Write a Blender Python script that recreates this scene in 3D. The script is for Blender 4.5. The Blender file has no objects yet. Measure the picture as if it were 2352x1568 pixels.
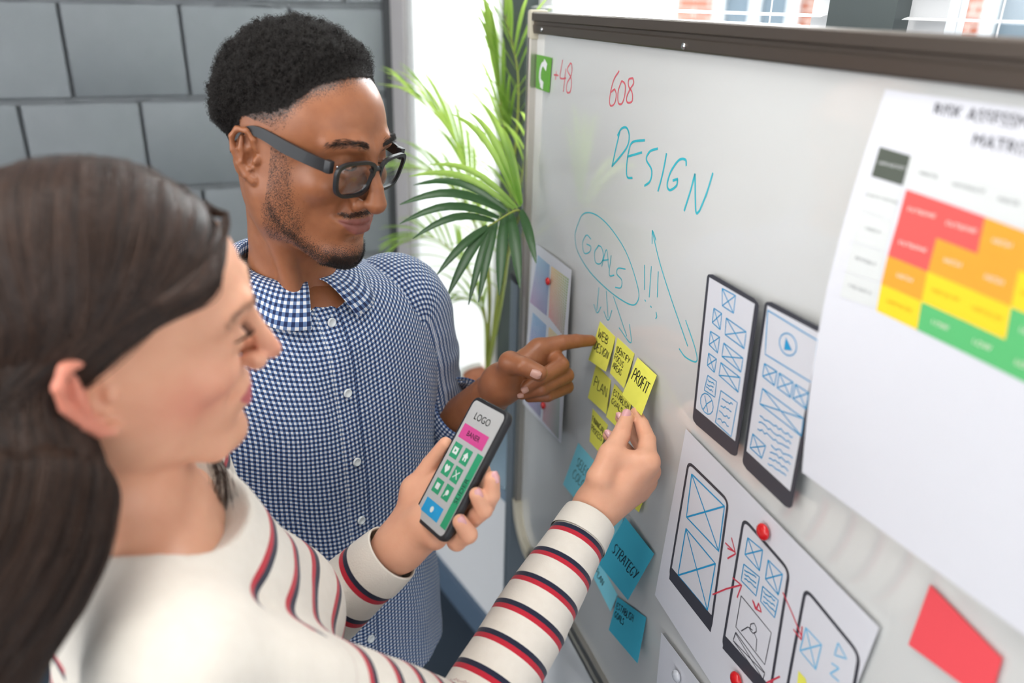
import bpy, bmesh, math, random
import numpy as np
from mathutils import Matrix, Vector
random.seed(7)
RNG = np.random.default_rng(11)

# ------------------------------------------------------------------ camera, world, lights, exposure
FPX, CX, CY = 1830.0, 1176.0, 784.0          # focal length and centre in pixels of the 2352x1568 frame
EYE = np.array([0.0, 0.0, 1.80])
_p, _r = math.radians(23.0), math.radians(1.5)
_fw = np.array([0, math.cos(_p), -math.sin(_p)]); _up = np.array([0, math.sin(_p), math.cos(_p)]); _rt = np.array([1.0, 0, 0])
RT = _rt * math.cos(_r) + _up * math.sin(_r)
UP = -_rt * math.sin(_r) + _up * math.cos(_r)
FW = _fw
Z3 = np.array([0, 0, 1.0])
scene = bpy.context.scene
COL = scene.collection
camd = bpy.data.cameras.new('camera'); cam = bpy.data.objects.new('camera', camd); COL.objects.link(cam)
camd.sensor_width = 36.0; camd.lens = FPX / 2352.0 * 36.0; camd.clip_start = 0.02; camd.clip_end = 200
cam.matrix_world = Matrix(((RT[0], UP[0], -FW[0], EYE[0]), (RT[1], UP[1], -FW[1], EYE[1]), (RT[2], UP[2], -FW[2], EYE[2]), (0, 0, 0, 1)))
camd.dof.use_dof = True; camd.dof.focus_distance = 1.04; camd.dof.aperture_fstop = 2.5
scene.camera = cam
cy_ = scene.cycles; cy_.max_bounces = 5; cy_.diffuse_bounces = 2; cy_.glossy_bounces = 2; cy_.transmission_bounces = 4; cy_.transparent_max_bounces = 8; cy_.caustics_reflective = False; cy_.caustics_refractive = False
cy_.use_adaptive_sampling = True; cy_.adaptive_threshold = 0.08; cy_.adaptive_min_samples = 16; cy_.use_denoising = True; cy_.use_light_tree = False
vs = scene.view_settings
vs.view_transform = 'Standard'; vs.look = 'None'; vs.exposure = 1.33; vs.gamma = 1.0; vs.use_curve_mapping = False

world = bpy.data.worlds.new('world'); scene.world = world; world.use_nodes = True
_bg = world.node_tree.nodes['Background']; _bg.inputs[0].default_value = (0.93, 0.96, 1.0, 1); _bg.inputs[1].default_value = 1.15

def area_light(name, loc, target, sx, sy, power, color=(1, 1, 1)):
    d = bpy.data.lights.new(name, 'AREA'); d.shape = 'RECTANGLE'; d.size = sx; d.size_y = sy; d.energy = power; d.color = color
    o = bpy.data.objects.new(name, d); COL.objects.link(o)
    o.location = loc
    o.rotation_euler = (Vector(target) - Vector(loc)).to_track_quat('-Z', 'Y').to_euler()
    return o
# daylight from the tall window on the room's other side and through the window beside the plant
area_light('window_daylight_far_side', (-1.7, -0.5, 2.72), (-0.1, 0.9, 1.2), 2.0, 1.6, 21, (1.0, 0.985, 0.96))
area_light('overhead_fill_light', (-0.25, 0.40, 2.76), (-0.30, 0.45, 1.0), 1.2, 0.6, 5.5, (1.0, 0.985, 0.96))  # added fill above the woman, brightens sweater and hair; no fixture modelled
area_light('window_daylight_plant', (0.30, 2.35, 2.35), (-0.15, 1.0, 1.45), 0.9, 1.2, 45, (0.95, 0.98, 1.0))

# ------------------------------------------------------------------ pixel rays (the place was measured from these)
def ray(px, py): return RT * (px - CX) / FPX + UP * (CY - py) / FPX + FW
def P(px, py, d): return EYE + ray(px, py) * d
def nrm(v): v = np.asarray(v, float); return v / (np.linalg.norm(v) + 1e-12)
def proj(p):
    d = np.asarray(p, float) - EYE; z = d @ FW
    return CX + FPX * (d @ RT) / z, CY - FPX * (d @ UP) / z, z

# ------------------------------------------------------------------ scene helpers
def link(o, parent=None):
    COL.objects.link(o)
    if parent is not None:
        o.parent = parent
        o.matrix_parent_inverse = Matrix.Translation(parent.location).inverted() if parent.type == 'EMPTY' else Matrix.Identity(4)
    return o
def tag(o, label=None, cat=None, group=None, kind=None):
    if label: o['label'] = label
    if cat: o['category'] = cat
    if group: o['group'] = group
    if kind: o['kind'] = kind
    return o
def empty(name, loc, label=None, cat=None, group=None, parent=None):
    o = bpy.data.objects.new(name, None); o.location = tuple(loc); o.empty_display_size = 0.05
    COL.objects.link(o)
    return tag(o, label, cat, group)
def mesh_obj(name, V, Fs, mat=None, parent=None, smooth=True, uv=None, attrs=None, normals=None):
    me = bpy.data.meshes.new(name)
    V = np.asarray(V, np.float32)
    if isinstance(Fs, np.ndarray) and Fs.ndim == 2:
        n = Fs.shape[1]; me.vertices.add(len(V)); me.vertices.foreach_set('co', V.ravel())
        me.loops.add(Fs.size); me.loops.foreach_set('vertex_index', Fs.astype(np.int32).ravel())
        me.polygons.add(len(Fs)); me.polygons.foreach_set('loop_start', np.arange(0, Fs.size, n, dtype=np.int32))
        me.polygons.foreach_set('loop_total', np.full(len(Fs), n, np.int32))
        me.update(calc_edges=True)
    else:
        me.from_pydata(V.tolist(), [], [list(map(int, f)) for f in Fs])
    me.validate()
    if smooth: me.polygons.foreach_set('use_smooth', np.ones(len(me.polygons), bool))
    if uv is not None:
        uvl = me.uv_layers.new(name='UVMap'); li = np.zeros(len(me.loops), np.int32); me.loops.foreach_get('vertex_index', li)
        uvl.data.foreach_set('uv', np.asarray(uv, np.float32)[li].ravel())
    if attrs:
        for k, a in attrs.items():
            at = me.attributes.new(k, 'FLOAT', 'POINT'); at.data.foreach_set('value', np.asarray(a, np.float32))
    if mat is not None:
        for m in (mat if isinstance(mat, (list, tuple)) else [mat]): me.materials.append(m)
    o = bpy.data.objects.new(name, me)
    return link(o, parent)
def join_geo(parts):
    V, Fa, off = [], [], 0
    for v, f in parts:
        V.append(np.asarray(v, float)); Fa += [[i + off for i in q] for q in f]; off += len(v)
    return np.concatenate(V), Fa
def box_geo(c, ax, half):
    c = np.asarray(c, float); A = [nrm(a) for a in ax]
    V = [c + A[0] * sx * half[0] + A[1] * sy * half[1] + A[2] * sz * half[2] for sx in (-1, 1) for sy in (-1, 1) for sz in (-1, 1)]
    Fq = [(0, 1, 3, 2), (4, 6, 7, 5), (0, 4, 5, 1), (2, 3, 7, 6), (0, 2, 6, 4), (1, 5, 7, 3)]
    return np.array(V), Fq
def bevel_box(name, c, ax, half, r, mat, parent=None, seg=2):
    V, Fq = box_geo(c, ax, half)
    bm = bmesh.new(); vs_ = [bm.verts.new(v) for v in V]
    for f in Fq: bm.faces.new([vs_[i] for i in f])
    bmesh.ops.recalc_face_normals(bm, faces=bm.faces)
    bmesh.ops.bevel(bm, geom=list(bm.edges), offset=r, segments=seg, profile=0.6, affect='EDGES')
    me = bpy.data.meshes.new(name); bm.to_mesh(me); bm.free()
    for p_ in me.polygons: p_.use_smooth = True
    me.materials.append(mat)
    me.set_sharp_from_angle(angle=math.radians(40))
    return link(bpy.data.objects.new(name, me), parent)
def frames(pts):
    pts = np.asarray(pts, float); T = np.gradient(pts, axis=0); T /= np.linalg.norm(T, axis=1)[:, None] + 1e-12
    n = np.cross(T[0], [0, 0, 1.0]);
    if np.linalg.norm(n) < .1: n = np.cross(T[0], [1.0, 0, 0])
    n = nrm(n); Ns = [n]
    for i in range(1, len(pts)):
        n = n - T[i] * (n @ T[i]); n = nrm(n); Ns.append(n)
    Ns = np.array(Ns); Bs = np.cross(T, Ns)
    return T, Ns, Bs
def spline(pts, n, extra=None):
    """Catmull-Rom through control points (rows may carry radii too)."""
    p = np.asarray(pts, float); p = np.concatenate([[2 * p[0] - p[1]], p, [2 * p[-1] - p[-2]]])
    m = len(p) - 3; t = np.linspace(0, m - 1e-6, n); i = t.astype(int); u = (t - i)[:, None]
    a, b, c, d = p[i], p[i + 1], p[i + 2], p[i + 3]
    return 0.5 * (2 * b + (c - a) * u + (2 * a - 5 * b + 4 * c - d) * u ** 2 + (3 * b - a - 3 * c + d) * u ** 3)
def tube_geo(pts, rad, seg=10, cap=True, sx=1.0, sy=1.0):
    pts = np.asarray(pts, float); rad = np.broadcast_to(np.asarray(rad, float), (len(pts),))
    T, Nn, B = frames(pts); a = np.linspace(0, 2 * np.pi, seg, endpoint=False)
    V = pts[:, None] + rad[:, None, None] * (Nn[:, None] * np.cos(a)[None, :, None] * sx + B[:, None] * np.sin(a)[None, :, None] * sy)
    V = V.reshape(-1, 3); Fq = []
    for i in range(len(pts) - 1):
        for j in range(seg):
            k = (j + 1) % seg; Fq.append((i * seg + j, i * seg + k, (i + 1) * seg + k, (i + 1) * seg + j))
    if cap:
        Fq.append(tuple(range(seg - 1, -1, -1))); Fq.append(tuple((len(pts) - 1) * seg + j for j in range(seg)))
    return V, Fq
def tube(name, pts, rad, mat, parent=None, seg=10, **k):
    V, Fq = tube_geo(pts, rad, seg, **k); return mesh_obj(name, V, Fq, mat, parent)
def grid_faces(nu, nv, wrap=False):
    i, j = np.meshgrid(np.arange(nu - 1), np.arange(nv - 1), indexing='ij')
    a = (i * nv + j).ravel(); return np.stack([a, a + nv, a + nv + 1, a + 1], 1)
def ell_geo(c, ax, r, nu=12, nv=8):
    V = []; Fq = []
    for i in range(nv + 1):
        t = math.pi * i / nv
        for j in range(nu):
            p_ = 2 * math.pi * j / nu
            d = (math.sin(t) * math.cos(p_), math.sin(t) * math.sin(p_), math.cos(t))
            V.append(np.asarray(c) + sum(np.asarray(ax[k]) * d[k] * r[k] for k in range(3)))
    for i in range(nv):
        for j in range(nu):
            k = (j + 1) % nu; Fq.append((i * nu + j, (i + 1) * nu + j, (i + 1) * nu + k, i * nu + k))
    return np.array(V), Fq

# value noise in numpy
_perm = RNG.random((64, 64, 64)).astype(np.float32)
def vnoise(p):
    p = np.asarray(p, np.float32); i = np.floor(p).astype(int); f = p - i; f = f * f * (3 - 2 * f); i &= 63; j = (i + 1) & 63
    def g(a, b, c): return _perm[a, b, c]
    x0, y0, z0, x1, y1, z1 = i[..., 0], i[..., 1], i[..., 2], j[..., 0], j[..., 1], j[..., 2]
    fx, fy, fz = f[..., 0], f[..., 1], f[..., 2]
    c00 = g(x0, y0, z0) * (1 - fx) + g(x1, y0, z0) * fx; c10 = g(x0, y1, z0) * (1 - fx) + g(x1, y1, z0) * fx
    c01 = g(x0, y0, z1) * (1 - fx) + g(x1, y0, z1) * fx; c11 = g(x0, y1, z1) * (1 - fx) + g(x1, y1, z1) * fx
    return ((c00 * (1 - fy) + c10 * fy) * (1 - fz) + (c01 * (1 - fy) + c11 * fy) * fz) * 2 - 1
def sstep(a, b, x):
    t = np.clip((np.asarray(x, float) - a) / (b - a), 0, 1); return t * t * (3 - 2 * t)

# ------------------------------------------------------------------ materials
def srgb(r, g, b):
    f = lambda c: c / 12.92 if c <= 0.04045 else ((c + 0.055) / 1.055) ** 2.4
    return (f(r / 255), f(g / 255), f(b / 255), 1)
class NT:
    def __init__(s, name):
        s.m = bpy.data.materials.new(name); s.m.use_nodes = True; s.t = s.m.node_tree; s.b = s.t.nodes['Principled BSDF']; s.out = s.t.nodes['Material Output']
    def n(s, typ, **kw):
        nd = s.t.nodes.new(typ)
        for k, v in kw.items():
            if k.startswith('_'): setattr(nd, k[1:], v)
            else: s.set(nd, k, v)
        return nd
    def set(s, nd, key, v):
        inp = nd.inputs[int(key[1:])] if key[0] == 'i' and key[1:].isdigit() else nd.inputs[key.replace('__', ' ')]
        if isinstance(v, bpy.types.NodeSocket): s.t.links.new(v, inp)
        else: inp.default_value = v
    def bs(s, key, v): s.set(s.b, key, v)
    def math(s, op, a, b=0.0, c=0.0):
        nd = s.t.nodes.new('ShaderNodeMath'); nd.operation = op
        for i, v in enumerate((a, b, c)):
            if isinstance(v, bpy.types.NodeSocket): s.t.links.new(v, nd.inputs[i])
            else: nd.inputs[i].default_value = v
        return nd.outputs[0]
    def mix(s, fac, a, b):
        nd = s.t.nodes.new('ShaderNodeMix'); nd.data_type = 'RGBA'
        for i, v in ((0, fac), (6, a), (7, b)):
            if isinstance(v, bpy.types.NodeSocket): s.t.links.new(v, nd.inputs[i])
            else: nd.inputs[i].default_value = v
        return nd.outputs[2]
    def ramp(s, fac, stops):
        nd = s.t.nodes.new('ShaderNodeValToRGB'); s.t.links.new(fac, nd.inputs[0])
        el = nd.color_ramp.elements
        while len(el) < len(stops): el.new(0.5)
        for e, (pos, c) in zip(el, stops): e.position = pos; e.color = c
        return nd.outputs[0]
    def noise(s, scale, detail=3, vec=None, rough=0.5):
        nd = s.t.nodes.new('ShaderNodeTexNoise'); nd.inputs['Scale'].default_value = scale; nd.inputs['Detail'].default_value = detail; nd.inputs['Roughness'].default_value = rough
        if vec is not None: s.t.links.new(vec, nd.inputs['Vector'])
        return nd.outputs[0]
    def coord(s, which='Object'): return s.t.nodes.new('ShaderNodeTexCoord').outputs[which]
    def attr(s, name): nd = s.t.nodes.new('ShaderNodeAttribute'); nd.attribute_name = name; return nd.outputs['Fac']
    def bump(s, h, strength=0.3, dist=0.002):
        nd = s.t.nodes.new('ShaderNodeBump'); s.t.links.new(h, nd.inputs['Height']); nd.inputs['Strength'].default_value = strength; nd.inputs['Distance'].default_value = dist
        s.t.links.new(nd.outputs[0], s.b.inputs['Normal'])
MATS = {}
def mat(name, col=(0.8, 0.8, 0.8, 1), rough=0.5, metal=0.0, spec=0.5, coat=0.0, bump=None, vary=None, alpha=None, trans=0.0, sheen=0.0, ior=None):
    if name in MATS: return MATS[name]
    t = NT(name); t.bs('Base Color', col); t.bs('Roughness', rough); t.bs('Metallic', metal); t.bs('Specular IOR Level', spec)
    t.bs('Coat Weight', coat); t.bs('Transmission Weight', trans)
    if ior: t.bs('IOR', ior)
    if sheen: t.bs('Sheen Weight', sheen)
    if vary:
        nz = t.noise(vary[0], 4, t.coord()); t.bs('Base Color', t.mix(nz, tuple(c * (1 - vary[1]) for c in col[:3]) + (1,), tuple(min(1, c * (1 + vary[1])) for c in col[:3]) + (1,)))
    if bump:
        t.bump(t.noise(bump[0], 4, t.coord()), bump[1], bump[2])
    MATS[name] = t.m; return t.m

# ------------------------------------------------------------------ smooth solids: signed distance fields meshed by surface nets
class Field:
    """An ordered list of smooth unions and cuts; every primitive knows a bounding sphere so far blocks are skipped."""
    def __init__(s): s.ops = []
    def _add(s, fn, c, R, k, mode): s.ops.append((fn, np.asarray(c, np.float32), float(R), float(k), mode)); return s
    def ell(s, c, r, k=.01, ax=None, mode='u', sym=False):
        c = np.asarray(c, np.float32); r = np.asarray(r, np.float32); A = None if ax is None else np.array([nrm(a) for a in ax], np.float32)
        def fn(p):
            if sym: p = p.copy(); p[..., 0] = np.abs(p[..., 0])
            q = p - c
            if A is not None: q = q @ A.T
            k0 = np.sqrt(((q / r) ** 2).sum(-1)); k1 = np.sqrt(((q / (r * r)) ** 2).sum(-1)) + 1e-9
            return k0 * (k0 - 1) / k1
        R = r.max(); cc = c
        if sym: R = R + abs(c[0]); cc = c * np.array([0, 1, 1])
        return s._add(fn, cc, R, k, mode)
    def chain(s, pts, rad, k=.01, mode='u', sym=False, kin=.002):
        pts = np.asarray(pts, np.float32); rad = np.broadcast_to(np.asarray(rad, np.float32), (len(pts),))
        def fn(p):
            if sym: p = p.copy(); p[..., 0] = np.abs(p[..., 0])
            d = None
            for i in range(len(pts) - 1):
                a, b = pts[i], pts[i + 1]; ab = b - a; q = p - a
                t = np.clip((q @ ab) / (ab @ ab + 1e-12), 0, 1)
                e = np.sqrt(((q - t[..., None] * ab) ** 2).sum(-1)) - (rad[i] + (rad[i + 1] - rad[i]) * t)
                d = e if d is None else smin(d, e, kin)
            return d
        c = pts.mean(0); R = np.linalg.norm(pts - c, axis=1).max() + rad.max()
        if sym: R += abs(c[0]); c = c * np.array([0, 1, 1])
        return s._add(fn, c, R, k, mode)
    def rbox(s, c, ax, half, r, k=.01, mode='u'):
        c = np.asarray(c, np.float32); A = np.array([nrm(a) for a in ax], np.float32); h = np.asarray(half, np.float32) - r
        def fn(p):
            q = np.abs((p - c) @ A.T) - h
            return np.sqrt((np.maximum(q, 0) ** 2).sum(-1)) + np.minimum(q.max(-1), 0) - r
        return s._add(fn, c, float(np.linalg.norm(half)), k, mode)
    def bumps(s, fn, c, R): return s._add(fn, c, R, 0, 'd')
    def eval(s, P3, margin):
        """P3: (blocks, n, 3)"""
        ctr = (P3.min(1) + P3.max(1)) / 2; hd = np.linalg.norm(P3.max(1) - P3.min(1), axis=1) / 2
        d = np.full(P3.shape[:2], 1.0, np.float32)
        for fn, c, R, k, mode in s.ops:
            near = np.linalg.norm(ctr - c, axis=1) - R - hd < max(margin, 3 * k)
            if not near.any(): continue
            idx = np.nonzero(near)[0]
            q = P3[idx]; e = fn(q).astype(np.float32)
            if mode == 'u': d[idx] = smin(d[idx], e, k)
            elif mode == 's': d[idx] = -smin(-d[idx], e, k)
            elif mode == 'd': d[idx] = d[idx] + e
        return d
    def mesh(s, lo, hi, h, B=12):
        lo = np.asarray(lo, float); nb = np.ceil((np.asarray(hi, float) - lo) / (h * B)).astype(int)
        g = np.stack(np.meshgrid(*[np.arange(n) for n in nb], indexing='ij'), -1).reshape(-1, 3)
        c = (lo + (g + .5) * h * B).astype(np.float32)
        dc = np.concatenate([s.eval(c[i:i + 20000, None, :], h * B * 3) for i in range(0, len(c), 20000)])[:, 0]
        act = np.abs(dc) < h * B * 1.35
        # keep the shells next to active blocks too
        D = np.repeat(np.repeat(np.repeat(np.where(dc > 0, 1, -1).reshape(nb).astype(np.float32), B, 0), B, 1), B, 2)
        o = np.stack(np.meshgrid(*[np.arange(B)] * 3, indexing='ij'), -1).reshape(-1, 3)
        ai = np.nonzero(act)[0]
        for i in range(0, len(ai), 400):
            gi = g[ai[i:i + 400]]; idx = gi[:, None, :] * B + o[None]
            val = s.eval((lo + idx * h).astype(np.float32), h * B)
            D[idx[..., 0], idx[..., 1], idx[..., 2]] = val
        return surface_nets(D, lo, h)
def smin(a, b, k):
    if k <= 0: return np.minimum(a, b)
    hh = np.maximum(k - np.abs(a - b), 0) / k
    return np.minimum(a, b) - hh * hh * k * .25
def surface_nets(D, lo, h):
    nx, ny, nz = D.shape; S = D < 0
    c8 = [(i, j, k) for i in (0, 1) for j in (0, 1) for k in (0, 1)]
    cnt = sum(S[i:nx - 1 + i, j:ny - 1 + j, k:nz - 1 + k].astype(np.int8) for i, j, k in c8)
    cells = np.argwhere((cnt > 0) & (cnt < 8))
    vid = np.full((nx - 1, ny - 1, nz - 1), -1, np.int32); vid[cells[:, 0], cells[:, 1], cells[:, 2]] = np.arange(len(cells))
    vals = {c: D[cells[:, 0] + c[0], cells[:, 1] + c[1], cells[:, 2] + c[2]] for c in c8}
    acc = np.zeros((len(cells), 3)); n = np.zeros(len(cells))
    for a in c8:
        for ax in range(3):
            if a[ax] == 0:
                b = list(a); b[ax] = 1; b = tuple(b)
                va, vb = vals[a], vals[b]; m = (va < 0) != (vb < 0)
                t = np.where(m, va / np.where(m, va - vb, 1), 0)
                p = np.array(a, float)[None].repeat(len(cells), 0); p[:, ax] = t
                acc[m] += p[m]; n[m] += 1
    V = lo + (cells + acc / n[:, None]) * h
    F_ = []
    for ax in range(3):
        u, v = (ax + 1) % 3, (ax + 2) % 3
        sl0 = [slice(1, -1)] * 3; sl1 = [slice(1, -1)] * 3; sl0[ax] = slice(0, -1); sl1[ax] = slice(1, None)
        s0 = S[tuple(sl0)]; s1 = S[tuple(sl1)]
        off = np.ones(3, int); off[ax] = 0
        for want, rev in ((s0 & ~s1, False), (~s0 & s1, True)):
            e = np.argwhere(want) + off
            if not len(e): continue
            def at(du, dv):
                q = e.copy(); q[:, u] += du; q[:, v] += dv; return vid[q[:, 0], q[:, 1], q[:, 2]]
            quad = np.stack([at(-1, -1), at(0, -1), at(0, 0), at(-1, 0)], 1)
            F_.append(quad[:, ::-1] if rev else quad)
    F_ = np.concatenate(F_); F_ = F_[(F_ >= 0).all(1)]
    return V, F_
def smooth_mesh(V, Fq, it=1, lam=.5):
    V = V.copy(); e = np.concatenate([Fq[:, [0, 1]], Fq[:, [1, 2]], Fq[:, [2, 3]], Fq[:, [3, 0]]])
    for _ in range(it):
        S = np.zeros_like(V); c = np.zeros(len(V))
        for a in range(3):
            S[:, a] = np.bincount(e[:, 0], V[e[:, 1], a], len(V)) + np.bincount(e[:, 1], V[e[:, 0], a], len(V))
        c = np.bincount(e[:, 0], minlength=len(V)) + np.bincount(e[:, 1], minlength=len(V))
        V += lam * (S / np.maximum(c, 1)[:, None] - V)
    return V
def vert_normals(V, Fq):
    n = np.cross(V[Fq[:, 2]] - V[Fq[:, 0]], V[Fq[:, 3]] - V[Fq[:, 1]])
    N_ = np.zeros_like(V)
    for i in range(4):
        for a in range(3): N_[:, a] += np.bincount(Fq[:, i], n[:, a], len(V))
    return N_ / (np.linalg.norm(N_, axis=1)[:, None] + 1e-12)
def hair(name, strands, radius, material, parent, tip=0.3):
    """strands: (n, m, 3) polylines as a curves object"""
    n, m, _ = strands.shape
    cv = bpy.data.hair_curves.new(name); cv.add_curves([m] * n)
    cv.position_data.foreach_set('vector', strands.astype(np.float32).ravel())
    r = np.linspace(1, tip, m)[None].repeat(n, 0) * radius
    at = cv.attributes.get('radius') or cv.attributes.new('radius', 'FLOAT', 'POINT')
    at.data.foreach_set('value', r.astype(np.float32).ravel())
    cv.materials.append(material)
    return link(bpy.data.objects.new(name, cv), parent)

# ------------------------------------------------------------------ the room
def struct(o): o['kind'] = 'structure'; return o

def wall_box(name, a, b, z0, z1, thick, nrm_in, material, parent=None):
    """upright slab from plan point a to b; its room face lies on a-b, thickness goes outward"""
    a = np.array([a[0], a[1], 0.0]); b = np.array([b[0], b[1], 0.0]); n = np.array([nrm_in[0], nrm_in[1], 0.0])
    c = (a + b) / 2 - n * thick / 2 + Z3 * (z0 + z1) / 2
    V, Fq = box_geo(c, (b - a, n, Z3), (np.linalg.norm(b - a) / 2, thick / 2, (z1 - z0) / 2))
    return mesh_obj(name, V, Fq, material, parent, smooth=False)

# floor: short loop carpet
t = NT('carpet'); nz = t.noise(420, 4, t.coord()); t.bs('Base Color', t.mix(nz, srgb(34, 44, 56), srgb(70, 84, 98))); t.bs('Roughness', .95); t.bump(nz, .8, .004); M_CARPET = t.m
V, Fq = box_geo((-1.5, -1.5, -.05), ((1, 0, 0), (0, 1, 0), (0, 0, 1)), (6, 7, .05))
tag(struct(mesh_obj('floor', V, Fq, M_CARPET, smooth=False)), 'dark blue grey carpet floor under the board stand', 'floor')
# ceiling
V, Fq = box_geo((-2.2, -1.8, 2.85), ((1, 0, 0), (0, 1, 0), (0, 0, 1)), (4.2, 5.6, .05))
tag(struct(mesh_obj('ceiling', V, Fq, mat('ceiling_white', srgb(236, 236, 234), .9), smooth=False)), 'plain white ceiling over the whole room', 'ceiling')

# block wall
t = NT('grey_wall_paint'); nz = t.noise(9, 5, t.coord()); t.bs('Base Color', t.mix(nz, srgb(116, 121, 124), srgb(134, 139, 142))); t.bs('Roughness', .55)
t.bump(t.noise(160, 5, t.coord(), .6), .25, .004); M_GREY = t.m
t = NT('painted_mortar'); t.bs('Base Color', srgb(138, 142, 145)); t.bs('Roughness', .7); t.bump(t.noise(120, 6, t.coord(), .7), .9, .012); M_MORTAR = t.m
BW0 = np.array([-1.109, 2.057]); bwd = np.array([.916, .400]); bwd /= np.linalg.norm(bwd); bwn = np.array([bwd[1], -bwd[0]])
PITCH, ROWH, ZJ = .272, .234, 1.782
bw_end = .805
wallb = struct(wall_box('wall_back', BW0 + bwd * -2.2 - bwn * .016, BW0 + bwd * (bw_end + .05) - bwn * .016, 0, 2.8, .12, bwn, M_MORTAR))
tag(wallb, 'grey painted concrete block wall behind the man', 'wall')
bd3 = np.array([*bwd, 0]); bn3 = np.array([*bwn, 0])
def block_mesh(w, h, seed):
    r = np.random.default_rng(seed); bm = bmesh.new()
    V, Fq = box_geo((0, 0, 0), ((1, 0, 0), (0, 1, 0), (0, 0, 1)), (w / 2, .02, h / 2)); vv = [bm.verts.new(v) for v in V]
    for f in Fq: bm.faces.new([vv[i] for i in f])
    bmesh.ops.recalc_face_normals(bm, faces=bm.faces)
    bmesh.ops.bevel(bm, geom=list(bm.edges), offset=.004, segments=2, profile=.5, affect='EDGES')
    for v in bm.verts: v.co.x += r.normal() * .0007; v.co.z += r.normal() * .0007
    me = bpy.data.meshes.new('brick'); bm.to_mesh(me); bm.free(); me.materials.append(M_GREY)
    for p_ in me.polygons: p_.use_smooth = True
    me.set_sharp_from_angle(angle=math.radians(35)); return me
BM = [block_mesh(PITCH - .008, ROWH - .015, 3 + i) for i in range(4)]; half_bm = {}
ang = math.atan2(bwd[1], bwd[0])
for row in range(-4, 8):
    z1 = ZJ - row * ROWH; z0 = z1 - ROWH
    if z0 < 0 or z1 > 2.8: continue
    off = 0.0 if row % 2 == 0 else -.125
    k = -8
    while True:
        s0 = off + k * PITCH; s1 = s0 + PITCH; k += 1
        if s0 >= bw_end - .02: break
        s1 = min(s1, bw_end)
        if s1 - s0 > PITCH - .001: me = BM[(k * 3 + row) % 4]
        else:
            key = round(s1 - s0, 3)
            if key not in half_bm: half_bm[key] = block_mesh(s1 - s0 - .008, ROWH - .015, 77)
            me = half_bm[key]
        o = bpy.data.objects.new('brick', me); c2 = BW0 + bwd * (s0 + s1) / 2 - bwn * (.020 + random.uniform(-.0012, .0012))
        link(o, wallb); o.location = (c2[0], c2[1], (z0 + z1) / 2); o.rotation_euler = (0, random.uniform(-.002, .002), ang)
    # squeezed, painted-over mortar along the bed joint
    n = 260; ss = np.linspace(-2.15, bw_end, n); a_ = np.linspace(-1, 1, 5); V = []
    for i, s_ in enumerate(ss):
        for j, q in enumerate(a_):
            c2 = BW0 + bwd * s_ + bwn * (-.0052 - .003 * abs(q) + .0045 * vnoise(np.array([s_ * 55, q * 2.1 + row * 7, .3])) )
            V.append((c2[0], c2[1], z1 + q * .0098 + .003 * vnoise(np.array([s_ * 38, q * 1.7, row * 5.0]))))
    mesh_obj('mortar_joint', V, grid_faces(n, 5), M_MORTAR, wallb)

V, Fq = box_geo(np.array([*(BW0 + bwd * (bw_end + .012)), 1.4]), (bd3, bn3, Z3), (.024, .008, 1.4))  # added dark strip: its colour stands in for shade in the wall corner
tag(struct(mesh_obj('corner_shade_strip', V, Fq, mat('charcoal_corner_shade', srgb(66, 68, 70), .6), smooth=False)), 'narrow charcoal strip painting in the shade at the block wall end', 'shade strip')
# window wall: low white parapet, sill, piers and windows; it runs from the corner behind the board
W0 = np.array([-.205, 2.132]); wv = np.array([.537, -.843]); wv /= np.linalg.norm(wv); wn = np.array([-wv[1], wv[0]]); wn = wn if wn[0] < 0 else -wn
wv3 = np.array([*wv, 0]); wn3 = np.array([*wn, 0])
def WP(q): return W0 - wv * q          # q as measured: positive towards the corner
M_WHITE = mat('white_wall_paint', srgb(238, 239, 240), .7, bump=(200, .05, .002))
M_SILLBLUE = mat('blue_grey_sill', srgb(128, 148, 165), .45)
M_FRAME = mat('grey_green_aluminium', srgb(92, 100, 99), .4, .3)
M_PVC = mat('white_window_frame', srgb(240, 241, 242), .35)
M_PIER = mat('pale_grey_reveal', srgb(188, 184, 184), .8)
SILL = .80
wallw = struct(wall_box('wall_window', WP(.36), WP(-3.2), 0, SILL - .03, .10, wn, M_WHITE)); tag(wallw, 'white wall below the window sill with the palm', 'wall')
V, Fq = box_geo(np.array([*WP(-1.45), SILL - .015]) + wn3 * .04, (wv3, wn3, Z3), (1.72, .13, .015))
tag(struct(mesh_obj('trim_1', V, Fq, M_SILLBLUE, smooth=False)), 'blue grey window sill ledge carrying the potted palm', 'sill')
V, Fq = box_geo(np.array([*WP(-1.45), .05]) + wn3 * .008, (wv3, wn3, Z3), (1.72, .008, .05))
tag(struct(mesh_obj('baseboard_window', V, Fq, mat('blue_grey_baseboard', srgb(92, 112, 134), .5), smooth=False)), 'blue grey baseboard strip along the white window wall', 'baseboard')
tag(struct(wall_box('trim_2', WP(.33), WP(.207), SILL, 2.8, .10, wn, M_PIER)), 'narrow pale grey window reveal at the end of the block wall', 'reveal')
tag(struct(wall_box('trim_3', WP(-.31), WP(-.405), SILL, 2.8, .09, wn, M_FRAME)), 'grey green window post standing behind the palm', 'post')
tag(struct(wall_box('trim_4', WP(-1.150), WP(-1.25), SILL, 2.8, .09, wn, M_FRAME)), 'dark grey green window post above the whiteboard', 'post')
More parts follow.
